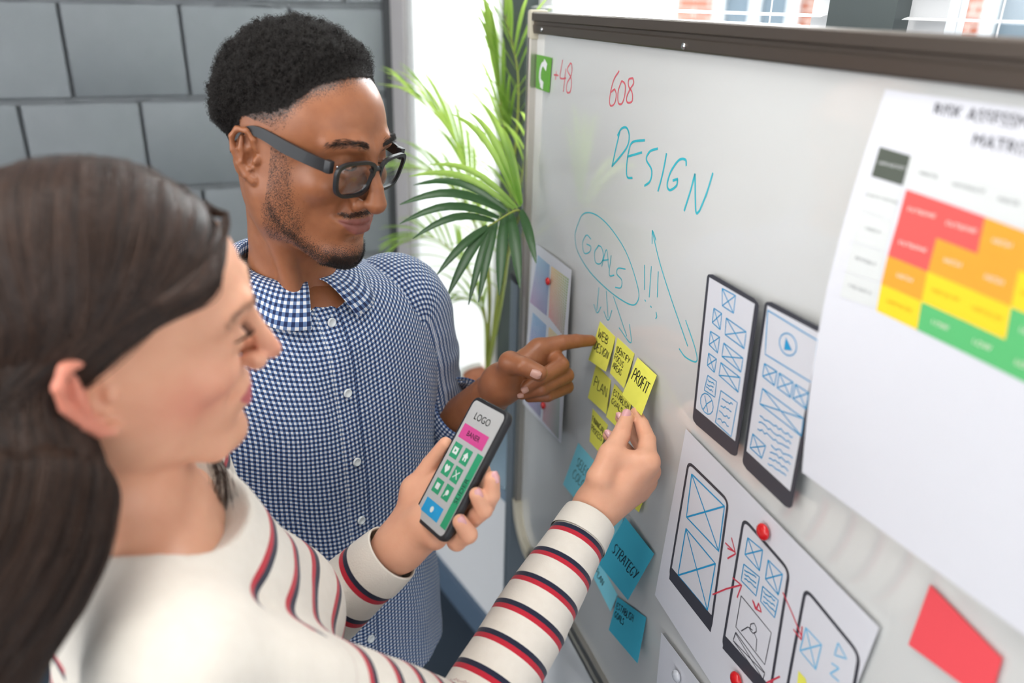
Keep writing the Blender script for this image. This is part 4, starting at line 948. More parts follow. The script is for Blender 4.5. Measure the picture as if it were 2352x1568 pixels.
def lip_mask(L, mw=1.0, sm=.005):
    x, y, z = np.abs(L[:, 0]), L[:, 1], L[:, 2]; my = -.0505
    x = x / mw; z = z - sm * (x / .028) ** 2; w = np.clip(1 - (x / .0275) ** 2, 0, 1)
    up = my + .0100 * w ** .7 * (1 - .10 * np.exp(-(x / .003) ** 2)); lo = my - .0130 * w ** .8
    return (sstep(lo - .0012, lo + .0012, z) * (1 - sstep(up - .0010, up + .0010, z))) * (x < .028) * (y > .074)
def to_world(L, R, t): return L @ R.T + t
def finger(F, pts, rad, k=.0035): F.chain(pts, rad, k, kin=.0015)
def nail(name, c, n, d, w, l, material, parent):
    """a slightly domed nail plate: centre, outward normal, direction towards the tip"""
    n = nrm(n); d = nrm(d - n * (np.asarray(d) @ n)); s_ = np.cross(d, n); V = []
    m1, m2 = 9, 9
    for i in range(m1):
        a = -1 + 2 * i / (m1 - 1)
        for j in range(m2):
            b = -1 + 2 * j / (m2 - 1)
            wx = w / 2 * (1 - .18 * max(0, -a) ** 3) * (math.sqrt(max(0, 1 - max(0, a - .35) ** 2 / .56)) if a > .35 else 1)
            V.append(np.asarray(c) + d * a * l / 2 + s_ * b * wx - n * (w * .36 * b * b + l * .07 * a * a))
    o = mesh_obj(name, V, grid_faces(m1, m2), material, parent)
    return o
def orient_out(V, Fq):
    n = np.cross(V[Fq[:, 1]] - V[Fq[:, 0]], V[Fq[:, 2]] - V[Fq[:, 0]]); c = V[Fq[:, 0]]
    return Fq if (n * c).sum() - (n * V.mean(0)).sum() > 0 else Fq[:, ::-1]
def merge(parts):
    V, Fa, off, L = [], [], 0, []
    for v, f in parts: V.append(v); Fa.append(f + off); off += len(v)
    return np.concatenate(V), np.concatenate(Fa)
def surface_strands(roots, normals, length, n=6, gravity=(0, 0, 0), jitter=.2, curl=0.0, turns=2.0, rng=RNG):
    m = len(roots); t = np.linspace(0, 1, n)
    d = normals + jitter * rng.normal(size=(m, 3)) + np.asarray(gravity); d /= np.linalg.norm(d, axis=1)[:, None]
    ln = length if np.ndim(length) else np.full(m, length)
    S = roots[:, None] + d[:, None] * (ln[:, None] * t[None])[..., None]
    if curl:
        a = np.cross(d, rng.normal(size=(m, 3))); a /= np.linalg.norm(a, axis=1)[:, None]; b = np.cross(d, a); ph = rng.uniform(0, 6.28, m)[:, None] + t[None] * turns * 6.28
        S = S + curl * (t[None] ** .6)[..., None] * (a[:, None] * np.cos(ph)[..., None] + b[:, None] * np.sin(ph)[..., None])
    return S
def clothing_loft(rings, uvs=None):
    V = np.stack(rings); nu, nv = V.shape[:2]; return V.reshape(-1, 3), grid_faces(nu, nv)
def sleeve(name, ctrl, rad, material, parent, nseg=64, nl=110, wr=.004, fold=(), seed=0, v0=0.0, flat=1.0, uoff=0.0, close=True):
    """cloth tube along control points; rad per control point; wrinkle amplitude wr"""
    pr = spline(np.concatenate([np.asarray(ctrl, float), np.asarray(rad, float)[:, None]], 1), nl); pts, r = pr[:, :3], pr[:, 3]
    T, Nn, B = frames(pts); a = np.linspace(0, 2 * np.pi, nseg + 1); ln = np.concatenate([[0], np.cumsum(np.linalg.norm(np.diff(pts, axis=0), axis=1))])
    A, Lg = np.meshgrid(a, ln); ca, sa = np.cos(A), np.sin(A)
    q = np.stack([ca * 1.3 + seed, sa * 1.3, Lg * 26], -1); w = vnoise(q) * .6 + vnoise(np.stack([ca * 2 + 5 + seed, sa * 2, Lg * 60 + 3 * ca], -1)) * .4
    amp = np.full(nl, wr)
    for (c, wd, am) in fold: amp = amp + am * np.exp(-((ln / ln[-1] - c) / wd) ** 2)
    R_ = r[:, None] + w * amp[:, None]
    V = pts[:, None] + R_[..., None] * (Nn[:, None] * ca[..., None] * flat + B[:, None] * sa[..., None])
    vc = np.concatenate([np.zeros((1, nseg + 1)), np.cumsum(np.linalg.norm(np.diff(V, axis=0), axis=2), 0)]) + v0
    uv = np.stack([A * r.mean() + uoff, vc], -1)
    # a turned-in hem at the open end
    V = np.concatenate([V, V[-1:] - (V[-1:] - pts[-1]) * .06, V[-4:-3] - (V[-4:-3] - pts[-4]) * .08]); uv = np.concatenate([uv, uv[-1:], uv[-4:-3]])
    return mesh_obj(name, V.reshape(-1, 3), grid_faces(nl + 2, nseg + 1), material, parent, uv=uv.reshape(-1, 2)), pts, ln

# ------------------------------------------------------------------ the man
MT = np.array([-.258, .984, 1.80 - .180]); MR = pose(61, 13, -1.4)
man = empty('person', (-.32, 1.05, 0), 'man in a blue gingham shirt and dark glasses pointing at a yellow note', 'person')
M_SKINM = skin_material('brown_skin', srgb(168, 108, 72), srgb(138, 84, 55), srgb(142, 84, 74), rough=.40, sss=.06, spec=.5)
M_NAILM = mat('man_nail', srgb(196, 150, 136), .28)
def mloc(p): return (np.asarray(p, float) - MT) @ MR
m_f = np.array([math.sin(math.radians(46)), -math.cos(math.radians(46)), 0]); m_l = np.array([-m_f[1], m_f[0], 0])
m_nb = np.array([-.30, 1.03, 1.80 - .36])
F = Field(); head_field(F, dict(jaw=.055, nose=(0, .1125, -.0175), nose_r=.0132, wing=.0175, smile=.0068, lipthick=1.10, open=.0009, ear_x=.0740, ear_out=.48, chin=1.1, ear_s=.95, mouthw=1.15))
nb = mloc(m_nb - m_l * .008); 
F.chain([(0, -.028, -.005), nb * .5 + np.array((0, -.018, -.03)) * .5, nb], (.056, .053, .050), .025)
F.chain([(.056, -.012, -.030), mloc(m_nb + m_f * .055 + (0, 0, -.02)) + (.012, 0, 0)], (.012, .010), .02, sym=True)
shL = m_nb + m_l * .185 + np.array([0, 0, -.055]); shR = m_nb - m_l * .185 + np.array([0, 0, -.055])
F.chain([mloc(shR), mloc(m_nb + (0, 0, -.035)), mloc(shL)], (.040, .055, .040), .05)
F.ell(mloc(m_nb + m_f * .005 + (0, 0, -.14)), (.12, .075, .11), .04, ax=[MR.T @ m_l, MR.T @ m_f, MR.T @ Z3])
Vh, Fh = F.mesh((-.115, -.135, -.235), (.115, .145, .155), .0016)
keep = np.ones(len(Vh), bool)
Lh = Vh.copy()
# masks in the head frame
def man_masks(L):
    x, y, z = np.abs(L[:, 0]), L[:, 1], L[:, 2]
    head = (z > -.14)
    # beard: sideburn, jaw line, chin, moustache
    jawz = -.030 - .060 * sstep(-.005, .075, y)
    side = sstep(.000, .014, y) * (1 - sstep(.030, .052, y - (.02 - z) * .22)) * sstep(-.100, -.085, z + .02 * 0) * (1 - sstep(.030, .048, z)) * sstep(.045, .055, x)
    jaw = np.exp(-((z - (jawz - .006)) / .021) ** 2) * sstep(.004, .02, y) * (y < .12)
    goat = (.30 * sstep(-.070, -.078, z) + .75 * sstep(-.086, -.096, z)) * sstep(.05, .07, y) * (1 - sstep(.026, .040, x))
    chinp = np.exp(-((z + .072) / .006) ** 2 - (x / .008) ** 2) * (y > .08) * .6
    mou = np.exp(-((z + .0365 - .0 + .10 * (x - .010) * (x > .010)) / .0036) ** 2) * (1 - sstep(.024, .033, x)) * (y > .078) * .80 * sstep(.0, .004, x + .002)
    cor = np.exp(-((x - .037) / .006) ** 2 - ((z + .066) / .014) ** 2) * (y > .05) * .7
    st = np.clip(np.maximum.reduce([side * .50, jaw * .66, goat, chinp * .5, mou]), 0, 1.1) * (L[:, 2] > -.118) 
    # faded hair at the sides and back, up to the hair line
    hl = hairline(L)
    fade = sstep(-.036, .016, hl) * (z > -.03) * (1 - .6 * sstep(.055, .075, y))
    st = np.maximum(st, fade * .95) * (ear_free(L))
    lip = lip_mask(L, 1.15, .0068)
    st = st * (1 - lip)
    return st * head, lip
def ear_free(L): return 1.0 - ((np.abs(L[:, 0]) > .0735) & (np.abs(L[:, 2] - .004) < .045) & (L[:, 1] > -.045) & (L[:, 1] < .012)).astype(float)
def hairline(L):
    """>0 inside the hair: a height above a line that runs forehead - temple - over the ear - nape"""
    y, z, x = L[:, 1], L[:, 2], np.abs(L[:, 0])
    line = np.interp(y, [-.12, -.06, -.035, -.012, .010, .028, .046, .060, .075, .1], [-.030, .000, .042, .054, .062, .074, .100, .112, .117, .118])
    return z - line
stb, lipm = man_masks(Lh)
Wh = to_world(Vh, MR, MT)
# ---- left hand pointing, and forearm
dI = 1.238
W_ = P(1152, 882, 1.185); EL = P(992, 1035, 1.375)
F = Field()
fore_mid = W_ * .45 + EL * .55
F.chain([EL, fore_mid, W_ * .86 + EL * .14, W_], (.046, .041, .031, .0285), .01)
iM = P(1238, 802, 1.205); mM = P(1262, 812, 1.222); rM = P(1268, 832, 1.232); pM = P(1262, 856, 1.236)
F.chain([W_, iM], (.026, .0165), .012); F.chain([W_, mM], (.026, .0165), .012); F.chain([W_, rM], (.026, .016), .012); F.chain([W_, pM], (.024, .015), .012)
# thenar mass and thumb across the palm
tC = P(1168, 858, 1.160); tM = P(1172, 833, 1.140); tI = P(1203, 841, 1.122); tT = P(1239, 857, 1.118)
F.chain([W_ * .6 + tC * .4, tC, tM], (.022, .020, .0165), .012)
iP = P(1291, 787, 1.212); iDp = P(1323, 783, 1.222); iT = P(1357, 782, 1.236)
finger(F, [iM, iP, iDp, iT], (.0165, .0122, .0108, .0088), .006)
mP = P(1289, 838, 1.190); mD = P(1240, 868, 1.160); mT = P(1209, 889, 1.166)
finger(F, [mM, mP, mD, mT], (.0160, .0122, .0108, .0092), .003)
rP = P(1300, 862, 1.205); rD = P(1243, 893, 1.170); rT = P(1199, 904, 1.176)
finger(F, [rM, rP, rD, rT], (.0150, .0122, .0105, .0088), .003)
pP = P(1301, 888, 1.218); pD = P(1258, 909, 1.185); pT = P(1216, 912, 1.186)
finger(F, [pM, pP, pD, pT], (.0135, .0110, .0090, .0078), .003)
finger(F, [tM, tI, tT], (.0165, .0138, .0118), .004)
for a_, b_, f_, r_ in ((iM, iP, .35, .0145), (iP, iDp, .05, .0120), (iDp, iT, .06, .0106)):
    pass
pts = np.array([W_, iM, pM, mP, rP, pP, iT, tM, tT, rT, pT, EL]); lo = pts.min(0) - .035; hi = pts.max(0) + .035
lo = np.minimum(lo, EL - .06); hi = np.maximum(hi, EL + .06)
Vm, Fm = F.mesh(lo, hi, .0015)
# coarse rest of the body: upper arm, torso, other arm, hips (inside the clothes), one figure with head and hands
F = Field(); rshE = shR + np.array([-.05, .02, -.28]); rW = rshE + m_f * .20 + m_l * .05 + np.array([0, 0, -.10]); hip = m_nb + np.array([.0, .01, -.56])
F.chain([shL, EL], (.042, .042), .03); F.chain([shR, rshE], (.042, .042), .03); F.chain([rshE, rW], (.042, .028), .02)
F.chain([m_nb + (0, 0, -.06), hip], (.09, .10), .05); F.chain([shR, m_nb + (0, 0, -.06), shL], (.040, .06, .040), .05); F.ell(m_nb + m_f * .01 + (0, 0, -.2), (.15, .09, .2), .06, ax=(m_l, m_f, Z3))
# right hand resting by his side
rh = [rW + nrm(rW - rshE) * .05]
F.ell(rh[0], (.022, .045, .038), .02, ax=(m_l, nrm(rW - rshE), np.cross(m_l, nrm(rW - rshE))))
for i in range(4):
    b0 = rh[0] + np.cross(m_l, nrm(rW - rshE)) * (.027 - .018 * i) + nrm(rW - rshE) * .04
    F.chain([b0, b0 + nrm(rW - rshE) * .035, b0 + nrm(rW - rshE) * .05 - m_l * .02 + (0, 0, -.02)], (.0095, .0088, .0075), .003)
F.chain([rh[0] + np.cross(m_l, nrm(rW - rshE)) * .03, rh[0] + np.cross(m_l, nrm(rW - rshE)) * .055 + nrm(rW - rshE) * .03], (.012, .009), .006)
Vb, Fb = F.mesh(m_nb + (-.45, -.45, -.72), m_nb + (.45, .45, .12), .005)
sizes = [len(Wh), len(Vm), len(Vb)]
Va, Fa = merge([(Wh, orient_out(Wh, Fh)), (Vm, orient_out(Vm, Fm)), (Vb, orient_out(Vb, Fb))])
z_ = np.zeros(sizes[1] + sizes[2])
body_m = mesh_obj('body', Va, Fa, M_SKINM, man, attrs=dict(stubble=np.concatenate([stb, z_]), lip=np.concatenate([lipm, z_]), brow=np.zeros(len(Va)), blush=np.zeros(len(Va))))
# nails
cam_n = lambda p_: nrm(EYE - p_)
for (c, n, d, w, l) in ((P(1232, 855, 1.104), None, tT - tI, .0145, .0150), (P(1205, 893, 1.154), None, mT - mD, .0105, .0105), (P(1195, 905, 1.166), None, rT - rD, .0095, .0095)):
    nn_ = cam_n(c) + UP * .35; nail('fingernail', c + cam_n(c) * .0005, nn_, d, w, l, M_NAILM, man)
# teeth behind the parted lips
V, Fq = ell_geo((0, .0800, -.0470), ((1, 0, 0), (0, 1, 0), (0, 0, 1)), (.0230, .0165, .0058), 28, 10); mesh_obj('teeth', to_world(V, MR, MT), Fq, mat('tooth_enamel', srgb(236, 230, 222), .25), man)
# lowered eyelids: lash lines, brows as hairs
M_HAIRM = NT('black_hair'); M_HAIRM.bs('Base Color', (.020, .016, .014, 1)); M_HAIRM.bs('Roughness', .55); M_HAIRM.bs('Specular IOR Level', .35); M_HAIRM = M_HAIRM.m
def on_surface(L_target, V, n=1):
    d = ((V[None] - L_target[:, None]) ** 2).sum(-1); return d.argmin(1)
Nh = vert_normals(Vh, Fh); Nh = Nh if (Nh * (Vh - [0, 0, .02])).sum() > 0 else -Nh
def brow(Vl, Nl, sgn, n, ctrl, width, ln, rng):
    c = spline(ctrl, 40); i = rng.integers(0, 40, n); p_ = c[i] + rng.normal(size=(n, 3)) * (.0006, 0, width); p_[:, 0] *= sgn
    front = np.nonzero((Vl[:, 1] > .04) & (Vl[:, 2] > .02) & (Vl[:, 2] < .08))[0]
    j = front[on_surface(p_, Vl[front])]
    r = Vl[j]; d = Nl[j] * .35 + np.stack([np.full(n, sgn * .9), np.full(n, -.15), .45 - .9 * (i / 40)], 1) + .12 * rng.normal(size=(n, 3)); d /= np.linalg.norm(d, axis=1)[:, None]
    t_ = np.linspace(0, 1, 4); return r[:, None] + d[:, None] * (t_ * ln)[None, :, None]
S = np.concatenate([brow(Vh, Nh, s_, 300, [(.012, .1, .0475), (.026, .1, .0525), (.040, .09, .0530), (.053, .075, .0475)], .0021, .0080, RNG) for s_ in (-1, 1)])
hair('eyebrow', to_world(S.reshape(-1, 3), MR, MT).reshape(S.shape), .00022, M_HAIRM, man)
S = []
for s_ in (-1, 1):
    c = spline([(.018, .0868, .0235), (.031, .0922, .0215), (.0445, .0812, .0238)], 70); c[:, 0] *= s_
    d = np.stack([c[:, 0] * 0 + s_ * .25 * (np.linspace(-1, 1, 70)), np.full(70, .75), np.full(70, -.45)], 1); S.append(c[:, None] + d[:, None] * (np.linspace(0, 1, 5)[None, :, None] * .006) + np.array([0, 0, 1])[None, None] * (np.linspace(0, 1, 5) ** 2 * .002)[None, :, None])
S = np.concatenate(S); hair('eyelashes', to_world(S.reshape(-1, 3), MR, MT).reshape(S.shape), .00013, M_HAIRM, man)
# ---- hair: tight curls on top, tapered at the sides
hl = hairline(Vh); top = hl > .004; 
sel = np.nonzero(top & (Vh[:, 2] > .02))[0]
def tuft_height(L):
    hl_ = hairline(L); return .0035 + .0175 * sstep(.006, .050, hl_) * sstep(-.16, -.02, L[:, 1] + L[:, 2])
from mathutils import kdtree
inside = np.nonzero(hl > .003)[0]; rm = np.full(len(Vh), -1); rm[inside] = np.arange(len(inside))
Fi = Fh[(rm[Fh] >= 0).all(1)]; Fi = rm[Fi]
Vi = Vh[inside]; Ni = Nh[inside]
cell = Vi[RNG.choice(len(Vi), 900)] + RNG.normal(size=(900, 3)) * .001
kd = kdtree.KDTree(len(cell)); [kd.insert(c, i) for i, c in enumerate(cell)]; kd.balance()
near2 = [kd.find_n(v, 2) for v in Vi]; wd = np.array([q_[0][2] for q_ in near2]); wd2 = np.array([q_[1][2] for q_ in near2]); wi = np.array([q_[0][1] for q_ in near2])
bumpy = np.sqrt(np.clip((wd2 - wd) / .006, 0, 1)); chgt = RNG.uniform(.68, 1.22, 900)[wi]
hgt = tuft_height(Vi) * sstep(.003, .034, hl[inside])
Vs = Vi + Ni * (hgt * chgt * (.52 + .48 * bumpy))[:, None]
# hairs
t = NT('curly_hair_shell'); t.bs('Base Color', (.012, .010, .009, 1)); t.bs('Roughness', .75); t.bs('Specular IOR Level', .2); t.bump(t.noise(900, 3, t.coord()), 1.0, .003); M_SHELL = t.m
hm = mesh_obj('hair', to_world(Vs, MR, MT), orient_out(Vs, Fi), M_SHELL, man)
k = RNG.choice(len(Vi), 24000); R0 = Vi[k] + (Vs[k] - Vi[k]) * .8
S = surface_strands(R0, Ni[k], .0025 + hgt[k] * .32, 14, jitter=.55, curl=.0017, turns=2.4)
hair('hair_curls', to_world(S.reshape(-1, 3), MR, MT).reshape(S.shape), .00016, M_HAIRM, hm, tip=.6)
pf = np.exp(-np.clip(-(hl - .014), 0, 1) / np.where(Vh[:, 1] > .03, .0035, .012)) * (hl < .02) * (Vh[:, 2] > -.02) * (ear_free(Vh) > 0); pf = pf / pf.sum(); k = RNG.choice(len(Vh), 6500, p=pf)
S = surface_strands(Vh[k], Nh[k], RNG.uniform(.0012, .0028, len(k)), 5, jitter=.6, curl=.0006, turns=1)
hair('hair_fade', to_world(S.reshape(-1, 3), MR, MT).reshape(S.shape), .00014, M_HAIRM, hm, tip=.6)
# stubble hairs where the beard is densest
pb = np.clip(stb - .45, 0, 1) * (hairline(Vh) < -.03); pb = pb / pb.sum(); k = RNG.choice(len(Vh), 5200, p=pb)
S = surface_strands(Vh[k], Nh[k], RNG.uniform(.0016, .0036, len(k)), 4, gravity=(0, .1, -.6), jitter=.5, curl=.0003, turns=1)
hair('beard', to_world(S.reshape(-1, 3), MR, MT).reshape(S.shape), .00013, M_HAIRM, man, tip=.6)

# ------------------------------------------------------------------ eyeglasses
M_FRAMEG = mat('matte_black_acetate', srgb(30, 31, 34), .42, coat=.15)
t = NT('spectacle_lens'); tr = t.n('ShaderNodeBsdfTransparent', Color=(.96, .97, .97, 1)); gs = t.n('ShaderNodeBsdfGlossy', Roughness=.0); mx = t.n('ShaderNodeMixShader'); mx.inputs[0].default_value = .07
t.t.links.new(tr.outputs[0], mx.inputs[1]); t.t.links.new(gs.outputs[0], mx.inputs[2]); t.t.links.new(mx.outputs[0], t.out.inputs[0]); M_LENS = t.m
gl = empty('eyeglasses', MT, "black framed glasses worn by the man", 'glasses')
def gl_w(p_): return to_world(np.asarray(p_, float), MR, MT)
LENS = []
for sx in (-1, 1):
    def outline(w, h, n=56):
        o = []
        for a in np.linspace(0, 2 * np.pi, n, endpoint=False):
            c, s2 = math.cos(a), math.sin(a); e = .62
            x = np.sign(c) * abs(c) ** e; z = np.sign(s2) * abs(s2) ** e
            x = x * (1 + .10 * z) + .05 * z * (x > 0)       # wider on top, flared outwards
            o.append((x * w, z * h * (1 if z > 0 else 1.05)))
        return np.array(o)
    oi = outline(.0245, .0183); oo = outline(.0285, .0220)
    c0 = np.array([.0335, .1035, .0135]); wrap = .10
    def place(o2, dy):
        X = c0[0] + o2[:, 0]; Y = c0[1] + dy - wrap * (X - .03) - .8 * (X ** 2) * .9 + .14 * o2[:, 1]; Z = c0[2] + o2[:, 1]
        return gl_w(np.stack([X * sx, Y, Z], 1))
    n = len(oi); R4 = [place(oi, .0022), place(oo, .0022), place(oo, -.0022), place(oi, -.0022)]
    V = np.concatenate(R4); Fq = [(k * n + j, k * n + (j + 1) % n, ((k + 1) % 4) * n + (j + 1) % n, ((k + 1) % 4) * n + j) for k in range(4) for j in range(n)]
    rim = mesh_obj('rim', V, Fq, M_FRAMEG, gl); rim.data.set_sharp_from_angle(angle=math.radians(50))
    A = place(oi * 1.02, .0004); B_ = place(oi * 1.02, -.0008); V = np.concatenate([A, B_, [A.mean(0)], [B_.mean(0)]])
    Fq = [(j, (j + 1) % n, 2 * n) for j in range(n)] + [(n + (j + 1) % n, n + j, 2 * n + 1) for j in range(n)] + [(j, n + j, n + (j + 1) % n, (j + 1) % n) for j in range(n)]
    mesh_obj('lens', V, Fq, M_LENS, gl)
    # temple: deep at the hinge, thin over the ear
    ctr = spline([(.0655, .0895, .0275), (.0715, .070, .0300), (.0755, .035, .0330), (.0775, .002, .0375), (.0790, -.020, .0350), (.0765, -.040, .018), (.074, -.048, .002)], 40)
    hh = np.interp(np.linspace(0, 1, 40), [0, .08, .35, .55, .75, 1], [.0070, .0066, .0075, .0060, .0035, .0035]); V = []
    for p_, h_ in zip(ctr, hh):
        for a, b in ((-.0017, -1), (.0017, -1), (.0017, 1), (-.0017, 1)): V.append(((p_[0] + a) * sx, p_[1], p_[2] + b * h_))
    Fq = [(i * 4 + j, i * 4 + (j + 1) % 4, (i + 1) * 4 + (j + 1) % 4, (i + 1) * 4 + j) for i in range(39) for j in range(4)] + [(3, 2, 1, 0), (156, 157, 158, 159)]
    tm = mesh_obj('temple', gl_w(V), Fq, M_FRAMEG, gl); tm.data.set_sharp_from_angle(angle=math.radians(40))
    bevel_box('hinge_block', gl_w((.0650 * sx, .0895, .0285)), (MR @ np.array((1, 0, 0)), MR @ np.array((0, 1, 0)), MR @ np.array((0, 0, 1))), (.0038, .0045, .0072), .0015, M_FRAMEG, gl)
    V, Fq = ell_geo(gl_w((.0598 * sx, .0968, .0300)), (MR[:, 0], MR[:, 1], MR[:, 2]), (.0015, .0012, .0011), 10, 6); mesh_obj('rivet', V, Fq, M_CHROME if 'M_CHROME' in globals() else mat('chrome', srgb(220, 220, 220), .12, 1.0), gl)
V, Fq = tube_geo(gl_w(spline([(-.0085, .1045, .0205), (0, .1065, .0235), (.0085, .1045, .0205)], 10)), .0032, 10); mesh_obj('bridge', V, Fq, M_FRAMEG, gl)

# ------------------------------------------------------------------ shirt, jeans
def gingham(name, p_=.0066):
    t = NT(name); sep = t.n('ShaderNodeSeparateXYZ'); t.t.links.new(t.coord('UV'), sep.inputs[0])
    f = [t.math('GREATER_THAN', t.math('FRACT', t.math('DIVIDE', sep.outputs[i], p_)), .5) for i in (0, 1)]
    both = t.math('MULTIPLY', f[0], f[1]); any_ = t.math('MAXIMUM', f[0], f[1])
    c = t.mix(any_, srgb(232, 234, 238), srgb(96, 122, 165)); c = t.mix(both, c, srgb(20, 38, 82))
    t.bs('Base Color', c); t.bs('Roughness', .85); t.bs('Sheen Weight', .1); t.bump(t.noise(1500, 2, t.coord()), .15, .001)
    return t.m
M_GING = gingham('navy_gingham_cotton')
NA = 180; th = np.linspace(-math.pi, math.pi, NA + 1)
ringdef = [(.064, .060, .066, .034, .004), (.072, .067, .070, .030, .000), (.095, .078, .080, .022, -.008), (.135, .090, .090, .012, -.020), (.175, .100, .098, -.004, -.040), (.203, .109, .104, -.036, -.066), (.214, .116, .108, -.095, -.11), (.214, .123, .108, -.18, -.18), (.206, .127, .104, -.29, -.29), (.203, .128, .102, -.40, -.40), (.206, .130, .106, -.50, -.50), (.212, .133, .112, -.60, -.60), (.217, .137, .118, -.668, -.668)]
rd = spline(ringdef, 130)
rings = []; uvr = []; vlen = 0; prev = None
for i, (a, bf, bb, zb, zf) in enumerate(rd):
    ct, st_ = np.cos(th), np.sin(th); e = 2 / 2.35
    X = a * np.sign(st_) * np.abs(st_) ** e; Y = np.where(ct > 0, bf, bb) * np.sign(ct) * np.abs(ct) ** e
    zz = zb + (zf - zb) * (ct * .5 + .5) ** 1.5
    d = i / len(rd); q = np.stack([X * 9, Y * 9, np.full_like(X, zb * 7)], 1); q2 = np.stack([X * 26, Y * 26, np.full_like(X, zb * 9) + X * 20], 1)
    w = vnoise(q) * .010 * sstep(.25, .6, d) + vnoise(q2) * .0035 * sstep(.2, .4, d)
    n2 = np.stack([X / a ** 2, Y / bf ** 2], 1); n2 /= np.linalg.norm(n2, axis=1)[:, None] + 1e-9
    shf = -.007 * (1 - sstep(.0, .16, -zz))
    Pw = m_nb + m_l * shf[:, None] + m_l * (X + n2[:, 0] * w)[:, None] + m_f * (Y + n2[:, 1] * w)[:, None] + Z3 * zz[:, None]
    arc = np.concatenate([[0], np.cumsum(np.linalg.norm(np.diff(Pw, axis=0), axis=1))]); arc -= arc[NA // 2]
    if prev is not None: vlen += np.linalg.norm(Pw[NA // 2] - prev)
    prev = Pw[NA // 2]; vcol = np.zeros(NA + 1) if not rings else vcol + np.linalg.norm(Pw - rings[-1], axis=1); rings.append(Pw); uvr.append(np.stack([arc, -vcol], 1))
RN = np.stack(rings)
shirt = mesh_obj('shirt', RN.reshape(-1, 3), grid_faces(len(rd), NA + 1), M_GING, man, uv=np.concatenate(uvr))
shirt['label'] = 'navy and white gingham shirt'
# sleeves
cuffL = P(1072, 938, 1.262)
sl1, _, _ = sleeve('sleeve', [m_nb + m_l * .12 + (0, 0, -.085), shL + (0, 0, -.018) - m_l * .012, shL * .72 + EL * .28 + (0, 0, -.02), shL * .35 + EL * .65, EL + (.0, .0, -.012), EL * .72 + cuffL * .28 + (0, 0, -.008), cuffL], (.070, .078, .074, .069, .066, .062, .054), M_GING, shirt, fold=((.62, .16, .010), (.9, .08, .006)), seed=2)
sl2, _, _ = sleeve('sleeve', [m_nb - m_l * .12 + (0, 0, -.085), shR + (0, 0, -.018) + m_l * .012, shR * .6 + rshE * .4, rshE, rshE * .6 + rW * .4], (.070, .078, .073, .066, .056), M_GING, shirt, fold=((.7, .2, .008),), seed=9)
# rolled cuff
dcf = nrm(cuffL - EL)
sleeve('cuff', [cuffL - dcf * .034, cuffL - dcf * .018, cuffL + dcf * .003], (.0575, .0585, .0560), M_GING, shirt, nl=14, wr=.0012, seed=4)
# collar: stand, fold and spread flaps
nc = 90; gap = .13; tc_ = np.linspace(gap, 2 * math.pi - gap, nc); V = []; uvc = []
rows = 12
for j, a in enumerate(tc_):
    fr = math.cos(a); front = max(0.0, fr) ** 2.0; s2 = math.sin(a)
    ab_ = math.pi + (a - math.pi) * (math.pi - .02) / (math.pi - gap); sb_, fb_ = math.sin(ab_), math.cos(ab_)
    base = np.array([.066 * sb_, (.062 if fb_ > 0 else .066) * fb_, (.032 - .034 * (fr * .5 + .5) ** 1.5)])
    top = np.array([.061 * s2, (.060 if fr > 0 else .062) * fr, .054 - .032 * (fr * .5 + .5) ** 1.4])
    out = nrm((s2 * .9, fr * .9, 0)); pt_ = sstep(.55, .97, fr)
    flap = .040 + .022 * front
    tip = top + out * (.046 + .006 * front) + np.array([np.sign(s2) * .020 * pt_, -.004 * pt_, -.030 - .016 * front])
    mid = top + out * .017 + np.array([np.sign(s2) * .004 * pt_, 0, -.002])
    col = [base, base * .5 + top * .5, top] + [(1 - u) ** 2 * top + 2 * u * (1 - u) * (mid + np.array([0, 0, .008])) + u * u * tip for u in np.linspace(.1, 1, rows - 3)]
    for k_, c in enumerate(col): V.append(m_nb + m_l * (c[0] - .007) + m_f * c[1] + Z3 * c[2]); uvc.append(((a * .072), k_ * .0068 + .0012 * 0))
cl = mesh_obj('collar', V, grid_faces(nc, rows), M_GING, shirt, uv=uvc); md = cl.modifiers.new('thick', 'SOLIDIFY'); md.thickness = .0016; md.offset = 1
# placket and buttons
i0 = 8; cw = 9
seg = RN[i0:, NA // 2 - cw:NA // 2 + cw + 1]; keepc = [k for k in range(seg.shape[1])]
cen = RN[i0:, NA // 2]; nn_ = len(cen); acr = np.linspace(-.016, .016, 7); V = []; uvp = []
for i in range(nn_):
    for j, x in enumerate(acr):
        # sample ring i at arc offset x
        ar = uvr[i0 + i][:, 0]; p3 = np.array([np.interp(x, ar, RN[i0 + i][:, c_]) for c_ in range(3)])
        V.append(p3 + m_f * (.0026 - (.0018 if j in (0, 6) else 0))); uvp.append((x + .0033, uvr[i0 + i][NA // 2, 1]))
mesh_obj('placket', V, grid_faces(nn_, 7), M_GING, shirt, uv=uvp)
M_BUTTON = mat('pearl_button', srgb(226, 232, 234), .25, coat=.3)
def button(c, n, r, parent):
    n = nrm(n); a = nrm(np.cross(n, Z3)); b = np.cross(n, a); prof_ = [(0, .0012), (r * .55, .0010), (r * .72, .0020), (r * .9, .0021), (r, .0010), (r, -.0005)]
    V = [c + n * prof_[0][1]]; m_ = 20
    for rr_, hh_ in prof_[1:]:
        for k_ in range(m_): V.append(c + a * rr_ * math.cos(6.2832 * k_ / m_) + b * rr_ * math.sin(6.2832 * k_ / m_) + n * hh_)
    Fq = [(0, 1 + k_, 1 + (k_ + 1) % m_) for k_ in range(m_)] + [(1 + q_ * m_ + k_, 1 + (q_ + 1) * m_ + k_, 1 + (q_ + 1) * m_ + (k_ + 1) % m_, 1 + q_ * m_ + (k_ + 1) % m_) for q_ in range(4) for k_ in range(m_)]
    bt = mesh_obj('button', V, Fq, M_BUTTON, parent)
